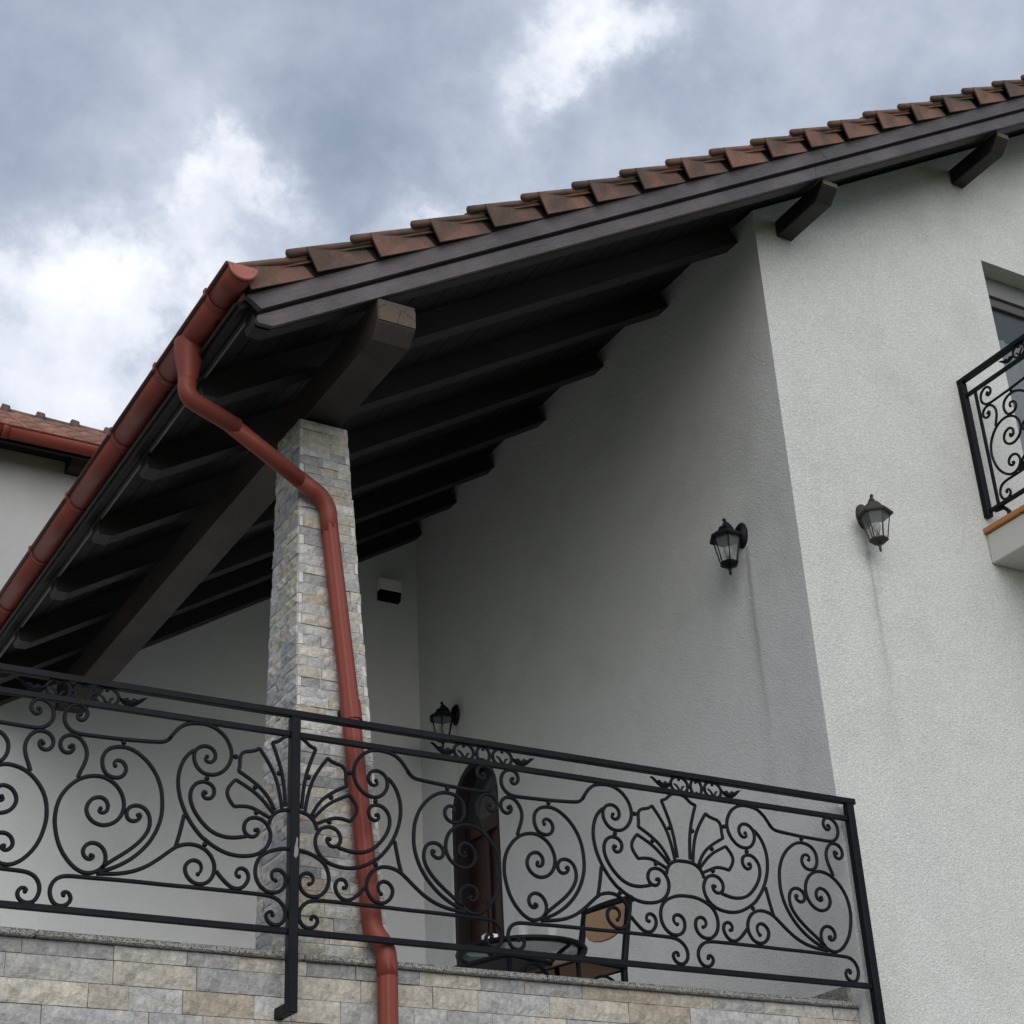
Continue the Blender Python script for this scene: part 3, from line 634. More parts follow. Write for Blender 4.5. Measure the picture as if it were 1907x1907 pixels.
# ------------------------------------------------------------ wrought iron railings
SCROLLS={
 'bar_scroll':[(0.935,0.7982),(0.9406,0.8025),(0.9475,0.7908),(0.9422,0.778),(0.9274,0.7733),(0.9108,0.7837),(0.9041,0.8036),(0.9115,0.8254),(0.9294,0.8393),(0.9526,0.8402),(0.9778,0.8286),(0.9935,0.8079),(0.9993,0.7828),(0.996,0.7591),(0.9838,0.7384),(0.967,0.725),(0.9507,0.7185),(0.9289,0.7151),(0.8799,0.7158),(0.8218,0.7175),(0.7485,0.7192),(0.6747,0.724),(0.6151,0.7282),(0.5852,0.732),(0.5674,0.7398),(0.5444,0.7648),(0.5661,0.7406),(0.5519,0.759),(0.5377,0.7797),(0.5175,0.8045),(0.4938,0.8221),(0.4696,0.832),(0.4389,0.8367),(0.4018,0.8386),(0.3703,0.8321),(0.3417,0.8185),(0.3159,0.7981),(0.2961,0.7703),(0.2841,0.7376),(0.2832,0.7096),(0.2901,0.6807),(0.3078,0.652),(0.3319,0.6311),(0.3563,0.6207),(0.3808,0.6189),(0.4055,0.6232),(0.4276,0.6385),(0.4433,0.6624),(0.4486,0.6862),(0.446,0.7112),(0.4314,0.7303),(0.4072,0.7422),(0.3824,0.7411),(0.3628,0.7294),(0.3533,0.709),(0.3557,0.6901),(0.3676,0.6754),(0.3829,0.672),(0.3967,0.6781),(0.3989,0.6886),(0.3915,0.6958)],
 'stem_scroll':[(0.9669,0.6563),(0.9631,0.6658),(0.954,0.6665),(0.9496,0.6537),(0.956,0.6371),(0.9725,0.6282),(0.9927,0.6327),(1.0054,0.6501),(1.007,0.6707),(0.9986,0.6898),(0.9825,0.7026),(0.9628,0.7071),(0.9426,0.7056),(0.9245,0.6948),(0.9088,0.6761),(0.8985,0.6537),(0.8956,0.6332),(0.8982,0.6091),(0.9064,0.5842),(0.9174,0.5591),(0.9256,0.5345)],
 'outer_scroll':[(0.7778,0.6027),(0.7847,0.6101),(0.7791,0.6235),(0.7634,0.629),(0.7455,0.6231),(0.7327,0.6054),(0.7314,0.5846),(0.7418,0.5639),(0.7644,0.5519),(0.7905,0.5528),(0.8114,0.5618),(0.8248,0.5807),(0.8323,0.6064),(0.8309,0.6365),(0.818,0.6608),(0.7958,0.6775),(0.767,0.6856),(0.7347,0.6873),(0.7017,0.6784),(0.6649,0.6564),(0.6336,0.6282),(0.6047,0.59),(0.5845,0.5447),(0.576,0.507),(0.5728,0.4629),(0.5728,0.4345),(0.5782,0.3956),(0.5921,0.353),(0.6159,0.3067),(0.6484,0.2655),(0.6894,0.2267),(0.7305,0.1995),(0.7634,0.1819),(0.7965,0.1691),(0.8236,0.1559)],
 'heart_scroll':[(0.8252,0.4178),(0.8333,0.4102),(0.8278,0.4016),(0.8149,0.3997),(0.7989,0.4095),(0.7947,0.4318),(0.8026,0.4512),(0.8192,0.4637),(0.8392,0.4635),(0.8614,0.4539),(0.8775,0.433),(0.8836,0.4062),(0.8747,0.3814),(0.8548,0.3608),(0.8286,0.351),(0.8058,0.3503),(0.7779,0.3594),(0.7533,0.3783),(0.7376,0.404),(0.7307,0.4312),(0.7326,0.4631),(0.7463,0.4966),(0.7683,0.5232),(0.7985,0.5414),(0.828,0.5507),(0.8624,0.549),(0.8961,0.54),(0.9234,0.5246),(0.95,0.502),(0.9732,0.4728),(0.9904,0.4417),(1.0012,0.4029),(1.0038,0.3655),(1.0035,0.344),(0.998,0.3106),(0.988,0.2723),(0.9713,0.2349),(0.9495,0.2038),(0.9225,0.176),(0.8934,0.1577),(0.868,0.1517),(0.8459,0.1541),(0.8214,0.1645),(0.8029,0.1805),(0.7924,0.2013),(0.7913,0.2268),(0.7997,0.2514),(0.8174,0.2693),(0.8405,0.2766),(0.8627,0.2721),(0.8779,0.2582),(0.8849,0.239),(0.88,0.2213),(0.8666,0.2095),(0.8519,0.2075),(0.8396,0.2164),(0.8421,0.2274),(0.8508,0.2245)],
 'leaf_scroll':[(0.6712,0.4091),(0.6673,0.4169),(0.6591,0.4106),(0.6644,0.3924),(0.687,0.3801),(0.7075,0.3843),(0.7185,0.3989),(0.7198,0.4192),(0.7106,0.4355),(0.691,0.4471),(0.6677,0.4492),(0.6438,0.4404),(0.6281,0.4218),(0.6208,0.3963),(0.6209,0.37),(0.6296,0.3428),(0.651,0.3099),(0.681,0.2785),(0.7165,0.2488),(0.7546,0.221),(0.787,0.1963),(0.8082,0.1771)],
 'foot_scroll':[(0.9464,0.0576),(0.9544,0.0623),(0.9448,0.0723),(0.9268,0.07),(0.9162,0.0496),(0.9211,0.0314),(0.9378,0.0175),(0.9592,0.0133),(0.9816,0.0215),(0.9955,0.0419),(1.0017,0.0685),(0.9958,0.0965),(0.9786,0.1197),(0.9522,0.1318),(0.9221,0.1344),(0.889,0.1351),(0.839,0.1356),(0.7549,0.1379),(0.6412,0.1389),(0.5388,0.1383),(0.4217,0.1402),(0.2725,0.1405),(0.1509,0.1405),(0.1048,0.1386),(0.0769,0.1326),(0.0519,0.1176),(0.0335,0.0937),(0.0284,0.0652),(0.0375,0.0383),(0.0594,0.0205),(0.0839,0.0198),(0.1056,0.0316),(0.1161,0.0513),(0.111,0.0676),(0.0942,0.075),(0.0834,0.0688),(0.0863,0.0604)],
 'link_scroll':[(0.8235,0.1545),(0.7844,0.1572),(0.7283,0.1645),(0.6723,0.1803),(0.6219,0.2055),(0.5773,0.239),(0.5437,0.268),(0.5128,0.2932),(0.4941,0.3041),(0.4707,0.3117),(0.4441,0.3156),(0.4141,0.3132),(0.3805,0.2994),(0.3555,0.2735),(0.3423,0.2428),(0.3413,0.2168),(0.3493,0.1899),(0.3664,0.1673),(0.3927,0.1552),(0.4224,0.1564),(0.4466,0.1706),(0.4623,0.1924),(0.4673,0.2178),(0.4584,0.2361),(0.4412,0.2495),(0.4205,0.2518),(0.4022,0.2422),(0.3955,0.2255),(0.4,0.2048),(0.4107,0.1956)],
 'strut':[(0.4792,0.4344),(0.4864,0.3951),(0.4961,0.3469),(0.5087,0.3001)],
 'sweep_scroll':[(0.4477,0.7165),(0.4699,0.6985),(0.49,0.6711),(0.5049,0.6324),(0.5116,0.595),(0.5102,0.553),(0.5023,0.512),(0.4868,0.4692),(0.4671,0.43),(0.4383,0.3891),(0.4006,0.3493),(0.3883,0.3431),(0.3542,0.32),(0.3081,0.2993),(0.2621,0.2897),(0.2162,0.2903),(0.1703,0.2999),(0.1397,0.3166),(0.1154,0.3412),(0.102,0.3733),(0.1011,0.4035),(0.1136,0.4309),(0.1271,0.4475),(0.1493,0.4584),(0.1744,0.4608),(0.1991,0.4532),(0.2166,0.4336),(0.2212,0.409),(0.2128,0.3875),(0.1939,0.3757),(0.1723,0.3773),(0.1565,0.3927),(0.1544,0.4079),(0.1608,0.4147),(0.1693,0.4068)],
 'inner_scroll':[(0.3915,0.5399),(0.398,0.5482),(0.4057,0.5351),(0.3982,0.5173),(0.3798,0.5133),(0.3618,0.5226),(0.3528,0.5435),(0.3557,0.5643),(0.3701,0.5792),(0.3918,0.5863),(0.4132,0.585),(0.437,0.5718),(0.4527,0.5485),(0.4575,0.5208),(0.4532,0.4913),(0.4382,0.4574),(0.4094,0.4192),(0.3718,0.3851),(0.3348,0.3682),(0.298,0.3621),(0.2614,0.3634),(0.2308,0.3699),(0.2063,0.3763)],
 'lower_circle':[(-0.0009,0.3435),(0.0181,0.3438),(0.0496,0.3411),(0.0746,0.3353),(0.1026,0.3247),(0.1303,0.3102),(0.1509,0.2901),(0.1637,0.2592),(0.1664,0.2294),(0.1594,0.1979),(0.1425,0.1733),(0.1175,0.1554),(0.0897,0.1515),(0.065,0.1563),(0.0435,0.171),(0.032,0.1934),(0.0303,0.2201),(0.04,0.2398),(0.0574,0.2493),(0.0761,0.2499),(0.0915,0.2397),(0.0951,0.2222),(0.087,0.206),(0.0752,0.2043)],
 'vee_scroll':[(0.3353,0.2174),(0.3134,0.1936),(0.2885,0.1701),(0.2639,0.1547),(0.2396,0.1519),(0.2156,0.1624),(0.1986,0.1851),(0.1931,0.209),(0.2023,0.2315),(0.2209,0.2413),(0.2407,0.2368),(0.2507,0.2176),(0.2441,0.2008),(0.2351,0.2041)],
 'shell_arch':[(0.1088,0.4406),(0.1048,0.4623),(0.0901,0.4849),(0.0683,0.501),(0.043,0.5091),(0.0207,0.5113),(0.0015,0.5112)],
}
PETALS={
 'petal_mid':[[(0.0369,0.5259),(0.0455,0.6208),(0.0588,0.6847),(0.0758,0.7359),(0.1013,0.8004)],[(0.1013,0.8004),(0.074,0.8098),(0.058,0.8237),(0.042,0.8369),(0.0258,0.8425),(0.0062,0.8448)]],
 'petal_high':[[(0.0526,0.5116),(0.0597,0.5569),(0.0737,0.6202),(0.0938,0.6705),(0.1237,0.7197),(0.1592,0.7666)],[(0.1592,0.7666),(0.1755,0.7538),(0.2039,0.746),(0.226,0.7422),(0.2414,0.7281),(0.2464,0.7055),(0.2447,0.6808),(0.2501,0.6528)],[(0.2501,0.6528),(0.2167,0.6351),(0.1783,0.6124),(0.1397,0.5835),(0.1105,0.5504),(0.0841,0.5015)]],
 'petal_low':[[(0.0934,0.4912),(0.1161,0.5159),(0.1451,0.5459),(0.1836,0.5747),(0.2218,0.5943),(0.2614,0.6136)],[(0.2614,0.6136),(0.281,0.5925),(0.2964,0.5691),(0.298,0.5445),(0.2848,0.5189),(0.2655,0.4964)],[(0.2655,0.4964),(0.2285,0.5032),(0.1911,0.5034),(0.1532,0.4883),(0.1087,0.468)]],
}
BEADS=[(0.7483,0.7068),(0.2645,0.7138),(0.3878,0.6021),(0.0681,0.6677),(0.1746,0.5913),(0.1671,0.482),(0.3859,0.3214)]
def smooth(pts,n=4):
    P=[Vector((a,b)) for a,b in pts]; o=[]
    # light relaxation removes hand wobble
    Q=[P[0]]+[(P[i-1]+P[i]*6+P[i+1])/8 for i in range(1,len(P)-1)]+[P[-1]]; P=Q
    for i in range(len(P)-1):
        p0=P[max(i-1,0)];p1=P[i];p2=P[i+1];p3=P[min(i+2,len(P)-1)]
        k=max(2,min(7,int((p2-p1).length/.007))) if n else 2
        for j in range(k):
            t=j/k; o.append(.5*((2*p1)+(p2-p0)*t+(2*p0-5*p1+4*p2-p3)*t*t+(3*p1-p0-3*p2+p3)*t**3))
    o.append(P[-1]); return o
SQ=[(1,.45),(.45,1),(-.45,1),(-1,.45),(-1,-.45),(-.45,-1),(.45,-1),(1,-.45)]
BARH=.0080
def bar_mesh(pl_list,name,mir=1,balls=True,h=BARH,cyc=False):
    """planar bars; u -> local x (times mir), v -> local z"""
    mb=MB()
    for pts in pl_list:
        P=[(mir*p.x,0,p.y) for p in pts]; n=len(P)
        rad=[h]*n
        if balls:
            for i in range(min(6,n)): rad[i]=h*(.62+.38*i/6)
        mb.tube(P,rad,prof=SQ,up=(0,1,0),smooth=False)
    return mb
curl_start={'bar_scroll':1,'stem_scroll':1,'outer_scroll':1,'heart_scroll':1,'leaf_scroll':1,'foot_scroll':1,'inner_scroll':1}
curl_end={'bar_scroll','heart_scroll','foot_scroll','link_scroll','sweep_scroll','lower_circle','vee_scroll'}
MESH={}
for mir in (1,-1):
    for nm,pts in SCROLLS.items():
        sp=smooth(pts); mb=MB(); P=[(mir*p.x,0,p.y) for p in sp]; n=len(P); rad=[BARH]*n
        if nm in curl_start:
            for i in range(min(8,n)): rad[i]=BARH*(.7+.3*i/8)
            a=sp[0]; mb.ball((mir*a.x,0,a.y),.0098,8,6)
        if nm in curl_end:
            for i in range(8): rad[n-1-i]=BARH*(.7+.3*i/8)
            a=sp[-1]; mb.ball((mir*a.x,0,a.y),.0098,8,6)
        mb.tube(P,rad,prof=SQ,up=(0,1,0),smooth=False)
        MESH[nm,mir]=mb.mesh(nm,'iron')
    for nm,segs in PETALS.items():
        mb=MB()
        for sg in segs:
            sp=smooth(sg); mb.tube([(mir*p.x,0,p.y) for p in sp],BARH*.95,prof=SQ,up=(0,1,0),smooth=False)
        MESH[nm,mir]=mb.mesh(nm,'iron')
    for i,(u,v) in enumerate(BEADS):
        mb=MB(); mb.ball((0,0,0),.0115,8,6); MESH['bead',mir]=mb.mesh('bead','iron')
PN={'bar_scroll':'scroll','stem_scroll':'scroll','outer_scroll':'scroll','heart_scroll':'scroll','leaf_scroll':'scroll','foot_scroll':'scroll','link_scroll':'scroll','sweep_scroll':'scroll','inner_scroll':'scroll','vee_scroll':'scroll','lower_circle':'scroll','strut':'strut','shell_arch':'shell_arch','petal_mid':'petal','petal_high':'petal','petal_low':'petal'}
def place_half(root,cx,z0,mir,axis='x',cy=0,sc=1.,clip=None,sx=1.):
    """mir=+1: u grows to -x (the half left of the shell), -1: to the right."""
    for (nm,mm),me in MESH.items():
        if mm!=-mir: continue
        if nm=='bead':
            for (u,v) in BEADS:
                if clip and u<clip: continue
                ob=bpy.data.objects.new('bead',me); COL.objects.link(ob); ob.parent=root
                off=Vector((-mir*u*sx,0,v)) if axis=='x' else Vector((0,-mir*u*sc,v*sc))
                ob.location=Vector((cx,cy,z0))+off-root.location
            continue
        ob=bpy.data.objects.new(PN[nm],me); COL.objects.link(ob); ob.parent=root
        ob.location=Vector((cx,cy,z0))-root.location
        if axis=='y': ob.rotation_euler=(0,0,R(90))
        ob.scale=(sx*sc,1,sc)
ZR=3.435
def ring(c,rx,rz,h=.0070,a0=0,a1=360,n=26):
    pts=[(c[0]+rx*math.cos(R(a0+(a1-a0)*i/n)),0,c[1]+rz*math.sin(R(a0+(a1-a0)*i/n))) for i in range(n+1)]
    mb=MB(); mb.tube(pts,h,prof=SQ,up=(0,1,0),smooth=False,caps=abs(a1-a0)<359); return mb
def add_local(root,name,mb,loc,rot=0):
    ob=bpy.data.objects.new(name,mb.mesh(name,'iron')); COL.objects.link(ob); ob.parent=root; ob.location=Vector(loc)-root.location
    if rot: ob.rotation_euler=(0,0,rot)
    return ob
def rosette(root,x,z,y=0,rot=0):
    loc=(x,y,z)
    for sx in (-1,1):
        add_local(root,'ring',ring((sx*.100,0),.050,.041),loc,rot)
        # two little commas rising from the bottom of each ring and a bead at the top
        cm=MB()
        for s2 in (-1,1):
            cx=sx*.100
            pts=[(cx+s2*.0,0,-.034),(cx+s2*.012,0,-.020),(cx+s2*.017,0,-.008),(cx+s2*.028,0,-.004)] if s2==1 else [(cx,0,-.034),(cx-.008,0,-.016),(cx-.018,0,-.003),(cx-.031,0,.003)]
            cm.tube(pts,[.0058,.0062,.0058,.0040],seg=6)
        cm.ball((sx*.100,0,.028),.009,8,5)
        add_local(root,'comma_scroll',cm,loc,rot)
        c=MB(); c.lathe([(.006,-.012),(.010,-.008),(.010,.008),(.006,.012)],(sx*.045,0,0),10,'x'); add_local(root,'collar',c,loc,rot)
        lf=MB(); n=10; vs_=[];fs=[]
        ctl=[(.150,-.004),(.165,-.022),(.186,-.030),(.208,-.030),(.228,-.020),(.245,-.006),(.262,.010),(.270,.018)]
        tp=[(.150,.010),(.166,.002),(.186,.010),(.200,-.002),(.214,.012),(.232,.006),(.250,.018),(.270,.020)]
        for (a,b) in zip(ctl,tp):
            mx=(a[0]+b[0])/2; mz=(a[1]+b[1])/2; bul=.014
            vs_+=[(sx*a[0],-.002,a[1]),(sx*mx,-bul,mz),(sx*b[0],-.002,b[1]),(sx*mx,.006,mz)]
        for i in range(len(ctl)-1):
            o=i*4
            for q in range(4): fs.append((o+q,o+(q+1)%4,o+4+(q+1)%4,o+4+q))
        fs+=[(0,1,2,3),tuple(range(len(vs_)-4,len(vs_)))[::-1]]
        lf.add(vs_,fs,False); lf.tube([(sx*.146,0,-.002),(sx*.155,0,-.004),(sx*.168,-.004,-.012)],.005,6)
        add_local(root,'leaf',lf,loc,rot)
    add_local(root,'ring',ring((0,0),.033,.040),loc,rot)
    b=MB(); b.ball((0,0,.026),.008,8,5); b.ball((0,0,-.027),.008,8,5); add_local(root,'bead',b,loc,rot)

rail=thing('terrace_railing','black wrought iron railing of scrolls and shell fans along the stone clad terrace','railing',(3.5,0,3.4))
PX=[2.7425,5.826]
def hbar(root,name,x0,x1,z,hz,hy,y=0):
    mb=MB(); mb.box(x0,x1,y-hy,y+hy,z-hz,z+hz); o=part(name,mb,'iron',root,((x0+x1)/2,y,z)); bevel(o,.003); return o
for a,b in ((.45,PX[0]-.0225),(PX[0]+.0225,PX[1]-.022)):
    hbar(rail,'second_rail',a,b,4.286,.0135,.010); hbar(rail,'bottom_rail',a,b,3.435,.0135,.010)
hbar(rail,'handrail',.45,5.868,4.380,.0150,.017)
for i,x in enumerate(PX):
    mb=MB(); mb.box(x-.0215,x+.0215,-.0215,.0215,3.108 if i==0 else 2.4,4.3645); 
    o=part('post',mb,'iron',rail,(x,0,3.1)); bevel(o,.004)
    zz_=3.108 if i==0 else 2.4
    mb=MB(); mb.box(x-.02,x+.02,.0225,.15,zz_,zz_+.045); bevel(part('wall_bracket',mb,'iron',rail,(x,.08,zz_)),.004)
Z0=ZR-.0
mb=MB(); mb.prism([(-.006,0),(.004,-.012),(.016,.004),(.019,.030),(.014,.058),(.017,.085),(.008,.098),(.004,.070),(-.003,.045)],-.0232,-.0212,lambda u,v,w_:(2.7425+u*.8,w_,3.745+v*.85)); part('peeled_patch',mb,'flake',rail,(2.75,-.02,3.78))
place_half(rail,2.7425,Z0,1); place_half(rail,2.7425,Z0,-1,sx=.987); place_half(rail,4.747,Z0,1,sx=.987); place_half(rail,4.747,Z0,-1,sx=.987); place_half(rail,.702,Z0,-1)
for x in (1.811,3.673,4.863): rosette(rail,x,4.328)

# side balcony on the right
bal=thing('small_balcony','small cantilevered balcony slab edged with orange tiles at upper right','balcony',(8.3,-.5,6.09))
bx0,bx1,by=7.315,9.4,-1.15
mb=MB(); mb.box(bx0,bx1,by,YF-.001,6.09,6.288); bevel(part('slab',mb,'concrete',bal,(8.3,-.5,6.1)),.006)
for k in range(4):
    y1=YF-.002-k*.305; y0=max(y1-.302,by-.02); mb=MB(); mb.box(bx0-.022,bx0+.28,y0,y1,6.291,6.326); bevel(part('edge_tile',mb,'orange_tile',bal,(bx0,(y0+y1)/2,6.3)),.004)
for k in range(6):
    x0=bx0+.283+k*.305; mb=MB(); mb.box(x0,x0+.302,by-.02,by+.28,6.291,6.326); part('edge_tile',mb,'orange_tile',bal,(x0+.15,by,6.3))
mb=MB(); mb.box(bx0+.29,bx1,by+.285,YF-.002,6.289,6.320); part('floor_tiles',mb,'floor_tile',bal)
br=thing('balcony_railing','black wrought iron scroll railing of the small balcony cut off by the right frame edge','railing',(7.345,-.5,6.4))
XR=7.345
def ybar(name,y0,y1,z,hz,hx): 
    mb=MB(); mb.box(XR-hx,XR+hx,y0,y1,z-hz,z+hz); o=part(name,mb,'iron',br,(XR,(y0+y1)/2,z)); bevel(o,.003)
ybar('handrail',-1.12,.085,7.392,.015,.021); ybar('second_rail',-1.10,.025,7.276,.0135,.010); ybar('bottom_rail',-1.10,.025,6.440,.0135,.010)
mb=MB(); mb.box(XR-.0215,XR+.0215,.027,.070,6.405,7.377); mb2=MB(); mb2.box(XR-.0215,XR+.0215,.015,.058,6.405,7.377); bevel(part('post',mb2,'iron',br,(XR,.03,6.4)),.004)
mb=MB(); mb.box(XR-.008,XR+.008,-.066,-.050,6.453,7.263); part('baluster',mb,'iron',br,(XR,-.06,6.4))
mb=MB(); mb.box(XR-.0215,XR+.0215,-1.14,-1.097,6.33,7.377); bevel(part('post',mb,'iron',br,(XR,-1.12,6.4)),.004)
mb=MB(); mb.tube([(XR,-.02,6.425),(XR+.02,-.075,6.425),(XR+.03,-.10,6.39),(XR+.03,-.10,6.326)],.013,prof=SQ); part('foot_bracket',mb,'iron',br,(XR,-.08,6.4))
sc=.975
for (nm,mm),me in MESH.items():
    if mm!=1 or nm=='bead': continue
    ob=bpy.data.objects.new(PN[nm],me); COL.objects.link(ob); ob.parent=br; ob.location=Vector((XR,-.085-1.004*sc,6.44))-br.location; ob.rotation_euler=(0,0,R(90)); ob.scale=(sc,1,sc*.983)
for (u,v) in BEADS:
    ob=bpy.data.objects.new('bead',MESH['bead',1]); COL.objects.link(ob); ob.parent=br; ob.location=Vector((XR,-.085-1.004*sc+u*sc,6.44+v*sc*.983))-br.location
rosette(br,XR,7.333,-.56,R(90))
mb=MB(); 
for z,hz in ((7.392,.015),(7.276,.0135),(6.44,.0135)): mb.box(XR+.0225,bx1-.02,-1.13,-1.107,z-hz,z+hz)
part('front_rails',mb,'iron',br)

# ------------------------------------------------------------ wall lanterns
def lantern(label,plate,direction,lm='lantern'):
    """plate centre on the wall; direction = outward unit normal (world), body hangs .14 out"""
    th=thing('wall_lantern',label,'wall lamp',plate,group='wall lanterns on the terrace walls')
    ang=math.atan2(direction[1],direction[0])
    def put(name,mb,material,parent=th):
        ob=bpy.data.objects.new(name,mb.mesh(name,material)); COL.objects.link(ob); ob.parent=parent; 
        if parent is th: ob.rotation_euler=(0,0,ang); ob.scale=(.96,.96,.94)
        return ob
    D=.128
    # local frame: x outward from wall
    mb=MB(); mb.lathe([(.088,0),(.088,.010),(.074,.022),(.060,.034),(.040,.040)],(0,0,0),20,'x'); 
    mb.v=[(x,y*.62,z) for x,y,z in mb.v]; put('wall_plate',mb,lm)
    mb=MB(); mb.tube(bend([(.03,0,-.01),(.055,0,-.035),(.075,0,.035),(D,0,.068)],.05,5),[.018]*7+[.014]*7 if False else .013,8); put('arm',mb,lm)
    zc=-.045                                  # height of the cap rim
    mb=MB(); mb.lathe([(.108,zc-.012),(.112,zc),(.070,zc+.034),(.058,zc+.040),(.048,zc+.066),(.026,zc+.082),(.012,zc+.086)],(D,0,0),6,smooth=False,ang0=R(0)); put('cap',mb,lm)
    mb=MB(); mb.lathe([(.010,zc+.086),(.016,zc+.096),(.007,zc+.106),(.007,zc+.118),(.012,zc+.124),(.010,zc+.134),(.002,zc+.140)],(D,0,0),10); put('finial',mb,lm)
    zb=zc-.178
    rt,rb=.088,.052
    for k in range(6):
        a=R(60*k); p0=(D+rt*math.cos(a),rt*math.sin(a),zc-.008); p1=(D+rb*math.cos(a),rb*math.sin(a),zb)
        mb=MB(); mb.tube([p0,p1],.0038,6); put('glazing_bar',mb,lm)
        b=R(60*k+60); mb=MB(); q=.97
        mb.add([(D+rt*q*math.cos(a),rt*q*math.sin(a),zc-.008),(D+rt*q*math.cos(b),rt*q*math.sin(b),zc-.008),(D+rb*q*math.cos(b),rb*q*math.sin(b),zb),(D+rb*q*math.cos(a),rb*q*math.sin(a),zb)],[(0,1,2,3)]); put('pane',mb,'glass')
    mb=MB(); mb.lathe([(.058,zb+.006),(.060,zb-.004),(.044,zb-.018),(.020,zb-.026),(.008,zb-.030)],(D,0,0),6,smooth=False); put('base',mb,lm)
    mb=MB(); mb.lathe([(.006,zb-.030),(.014,zb-.038),(.006,zb-.046),(.009,zb-.056),(.007,zb-.074),(.001,zb-.084)],(D,0,0),10); put('drop_finial',mb,lm)
    mb=MB(); mb.lathe([(.012,zb),(.012,zb+.045)],(D,0,0),10); put('lamp_holder',mb,lm)
    mb=MB(); mb.lathe([(.010,zb+.045),(.018,zb+.060),(.026,zb+.085),(.024,zb+.105),(.012,zb+.118),(.001,zb+.121)],(D,0,0),12); put('bulb',mb,'bulb')
    return th
lantern('brown metal lantern on the bright front wall right of the corner',(6.318,YF,6.185),(-.18,-1,0))
lantern('shade-darkened lantern on the shaded side wall just left of the corner',(XS,.547,6.186),(-1,0,0),'iron')  # both side lanterns: near-black metal stands in for shade, giving a silhouette
lantern('small shade-darkened lantern on the side wall deep in the terrace above the arched door',(XS,4.10,6.36),(-1,0,0),'iron')

# ------------------------------------------------------------ white box on the back wall
bxo=thing('wall_vent_box','small white box with open black underside on the dim back wall','vent box',(5.54,YB,7.6))
mb=MB(); mb.prism([(YB,7.69),(YB-.055,7.69),(YB-.065,7.68),(YB-.065,7.578),(YB,7.578)],5.445,5.64,lambda u,v,w_:(w_,u,v)); bevel(part('housing',mb,'white_plastic',bxo),.006,2)
mb=MB(); mb.prism([(YB,7.577),(YB-.060,7.577),(YB-.050,7.505),(YB,7.50)],5.45,5.635,lambda u,v,w_:(w_,u,v)); part('dark_opening',mb,'black',bxo)

# ------------------------------------------------------------ table, chair, glasses
tb=thing('bistro_table','round metal bistro table with grey glass top seen from below behind the railing','table',(4.72,1.5,FL))
TZ=3.862
mb=MB(); n=40; vs_=[];fs=[]
for k in range(n):
    a=2*math.pi*k/n
    for (r_,z_) in ((.352,TZ-.012),(.358,TZ+.006),(.352,TZ+.014),(.318,TZ+.014),(.318,TZ-.012)): vs_.append((4.72+r_*math.cos(a),1.5+r_*math.sin(a),z_))
for k in range(n):
    for q in range(5): a=k*5+q; b=k*5+(q+1)%5; c=((k+1)%n)*5; fs.append((a,b,c+(q+1)%5,c+q))
mb.add(vs_,fs,True); part('rim',mb,'iron',tb)
mb=MB(); mb.lathe([(.318,TZ-.002),(.318,TZ+.006)],(4.72,1.5,0),36); part('table_top',mb,'table_glass',tb)
for k in range(4):
    a=R(20+90*k); c_,s_=math.cos(a),math.sin(a); mb=MB()
    prof=[(.33,TZ-.014),(.24,TZ-.05),(.10,TZ-.16),(.05,TZ-.30),(.10,TZ-.50),(.27,FL+.02)]
    pts=[Vector(p) for p in bend([(4.72+r_*c_,1.5+r_*s_,z_) for r_,z_ in prof],.12,4)]
    mb.tube(pts,.011,8); part('leg',mb,'iron',tb)
mb=MB()
for k in range(28):
    pass
mb.tube([(4.72+.12*math.cos(2*math.pi*k/24),1.5+.12*math.sin(2*math.pi*k/24),TZ-.17) for k in range(25)],.008,8,caps=False); part('stretcher_ring',mb,'iron',tb)

def chair(label,base,ang,low=False):
    th=thing('bistro_chair',label,'chair',base)
    ca,sa=math.cos(ang),math.sin(ang)
    def T(p): return (base[0]+p[0]*ca-p[1]*sa,base[1]+p[0]*sa+p[1]*ca,base[2]+p[2])
    def tp(name,pts,r_=.011,material='iron',prof=None):
        mb=MB(); mb.tube([T(p) for p in pts],r_,8 if prof is None else 8,prof=prof); return part(name,mb,material,th)
    # local: x = facing direction, back at x=-.2
    SQB=[(1.3,.6),(1.3,-.6),(-1.3,-.6),(-1.3,.6)]
    sh=.51
    for sy in (-1,1):
        tp('leg',[(-.13,sy*.17,.0),(-.145,sy*.17,sh),(-.235,sy*.165,.90)],.019)
        tp('leg',[(.20,sy*.18,0),(.20,sy*.18,sh)],.012)
        tp('side_brace',bend([(-.19,sy*.17,sh-.16),(0,sy*.17,sh-.03),(.2,sy*.18,sh-.16)],.15,6),.008)
    tp('top_rail',bend([(-.235,-.18,.885),(-.25,0,.905),(-.235,.18,.885)],.1,5),.021)
    for a,b in (((-.15,-.18,sh),(.24,-.19,sh)),((-.15,.18,sh),(.24,.19,sh)),((-.15,-.18,sh),(-.15,.18,sh)),((.2,-.19,sh),(.2,.19,sh))): 
        tp('seat_rail',[a,b],.013)
    mb=MB(); mb.prism([(-.14,-.17),(.23,-.18),(.23,.18),(-.14,.17)],sh-.006,sh+.012,lambda u,v,w_:T((u,v,w_))); part('seat',mb,'wicker',th)
    pts=[(-.150,.875),(.150,.875),(.150,.80),(.140,.755),(.115,.725),(.075,.705),(.035,.696),(0,.694),(-.035,.696),(-.075,.705),(-.115,.725),(-.140,.755),(-.150,.80)]
    mb=MB(); mb.prism(pts,-.244,-.226,lambda u,v,w_:T((w_+(.9-v)*.20,u,v))); bevel(part('backrest',mb,'wicker',th),.004)
    return th
chair('black metal chair with tan woven back right of the round table',(4.80,1.05,FL),R(193))
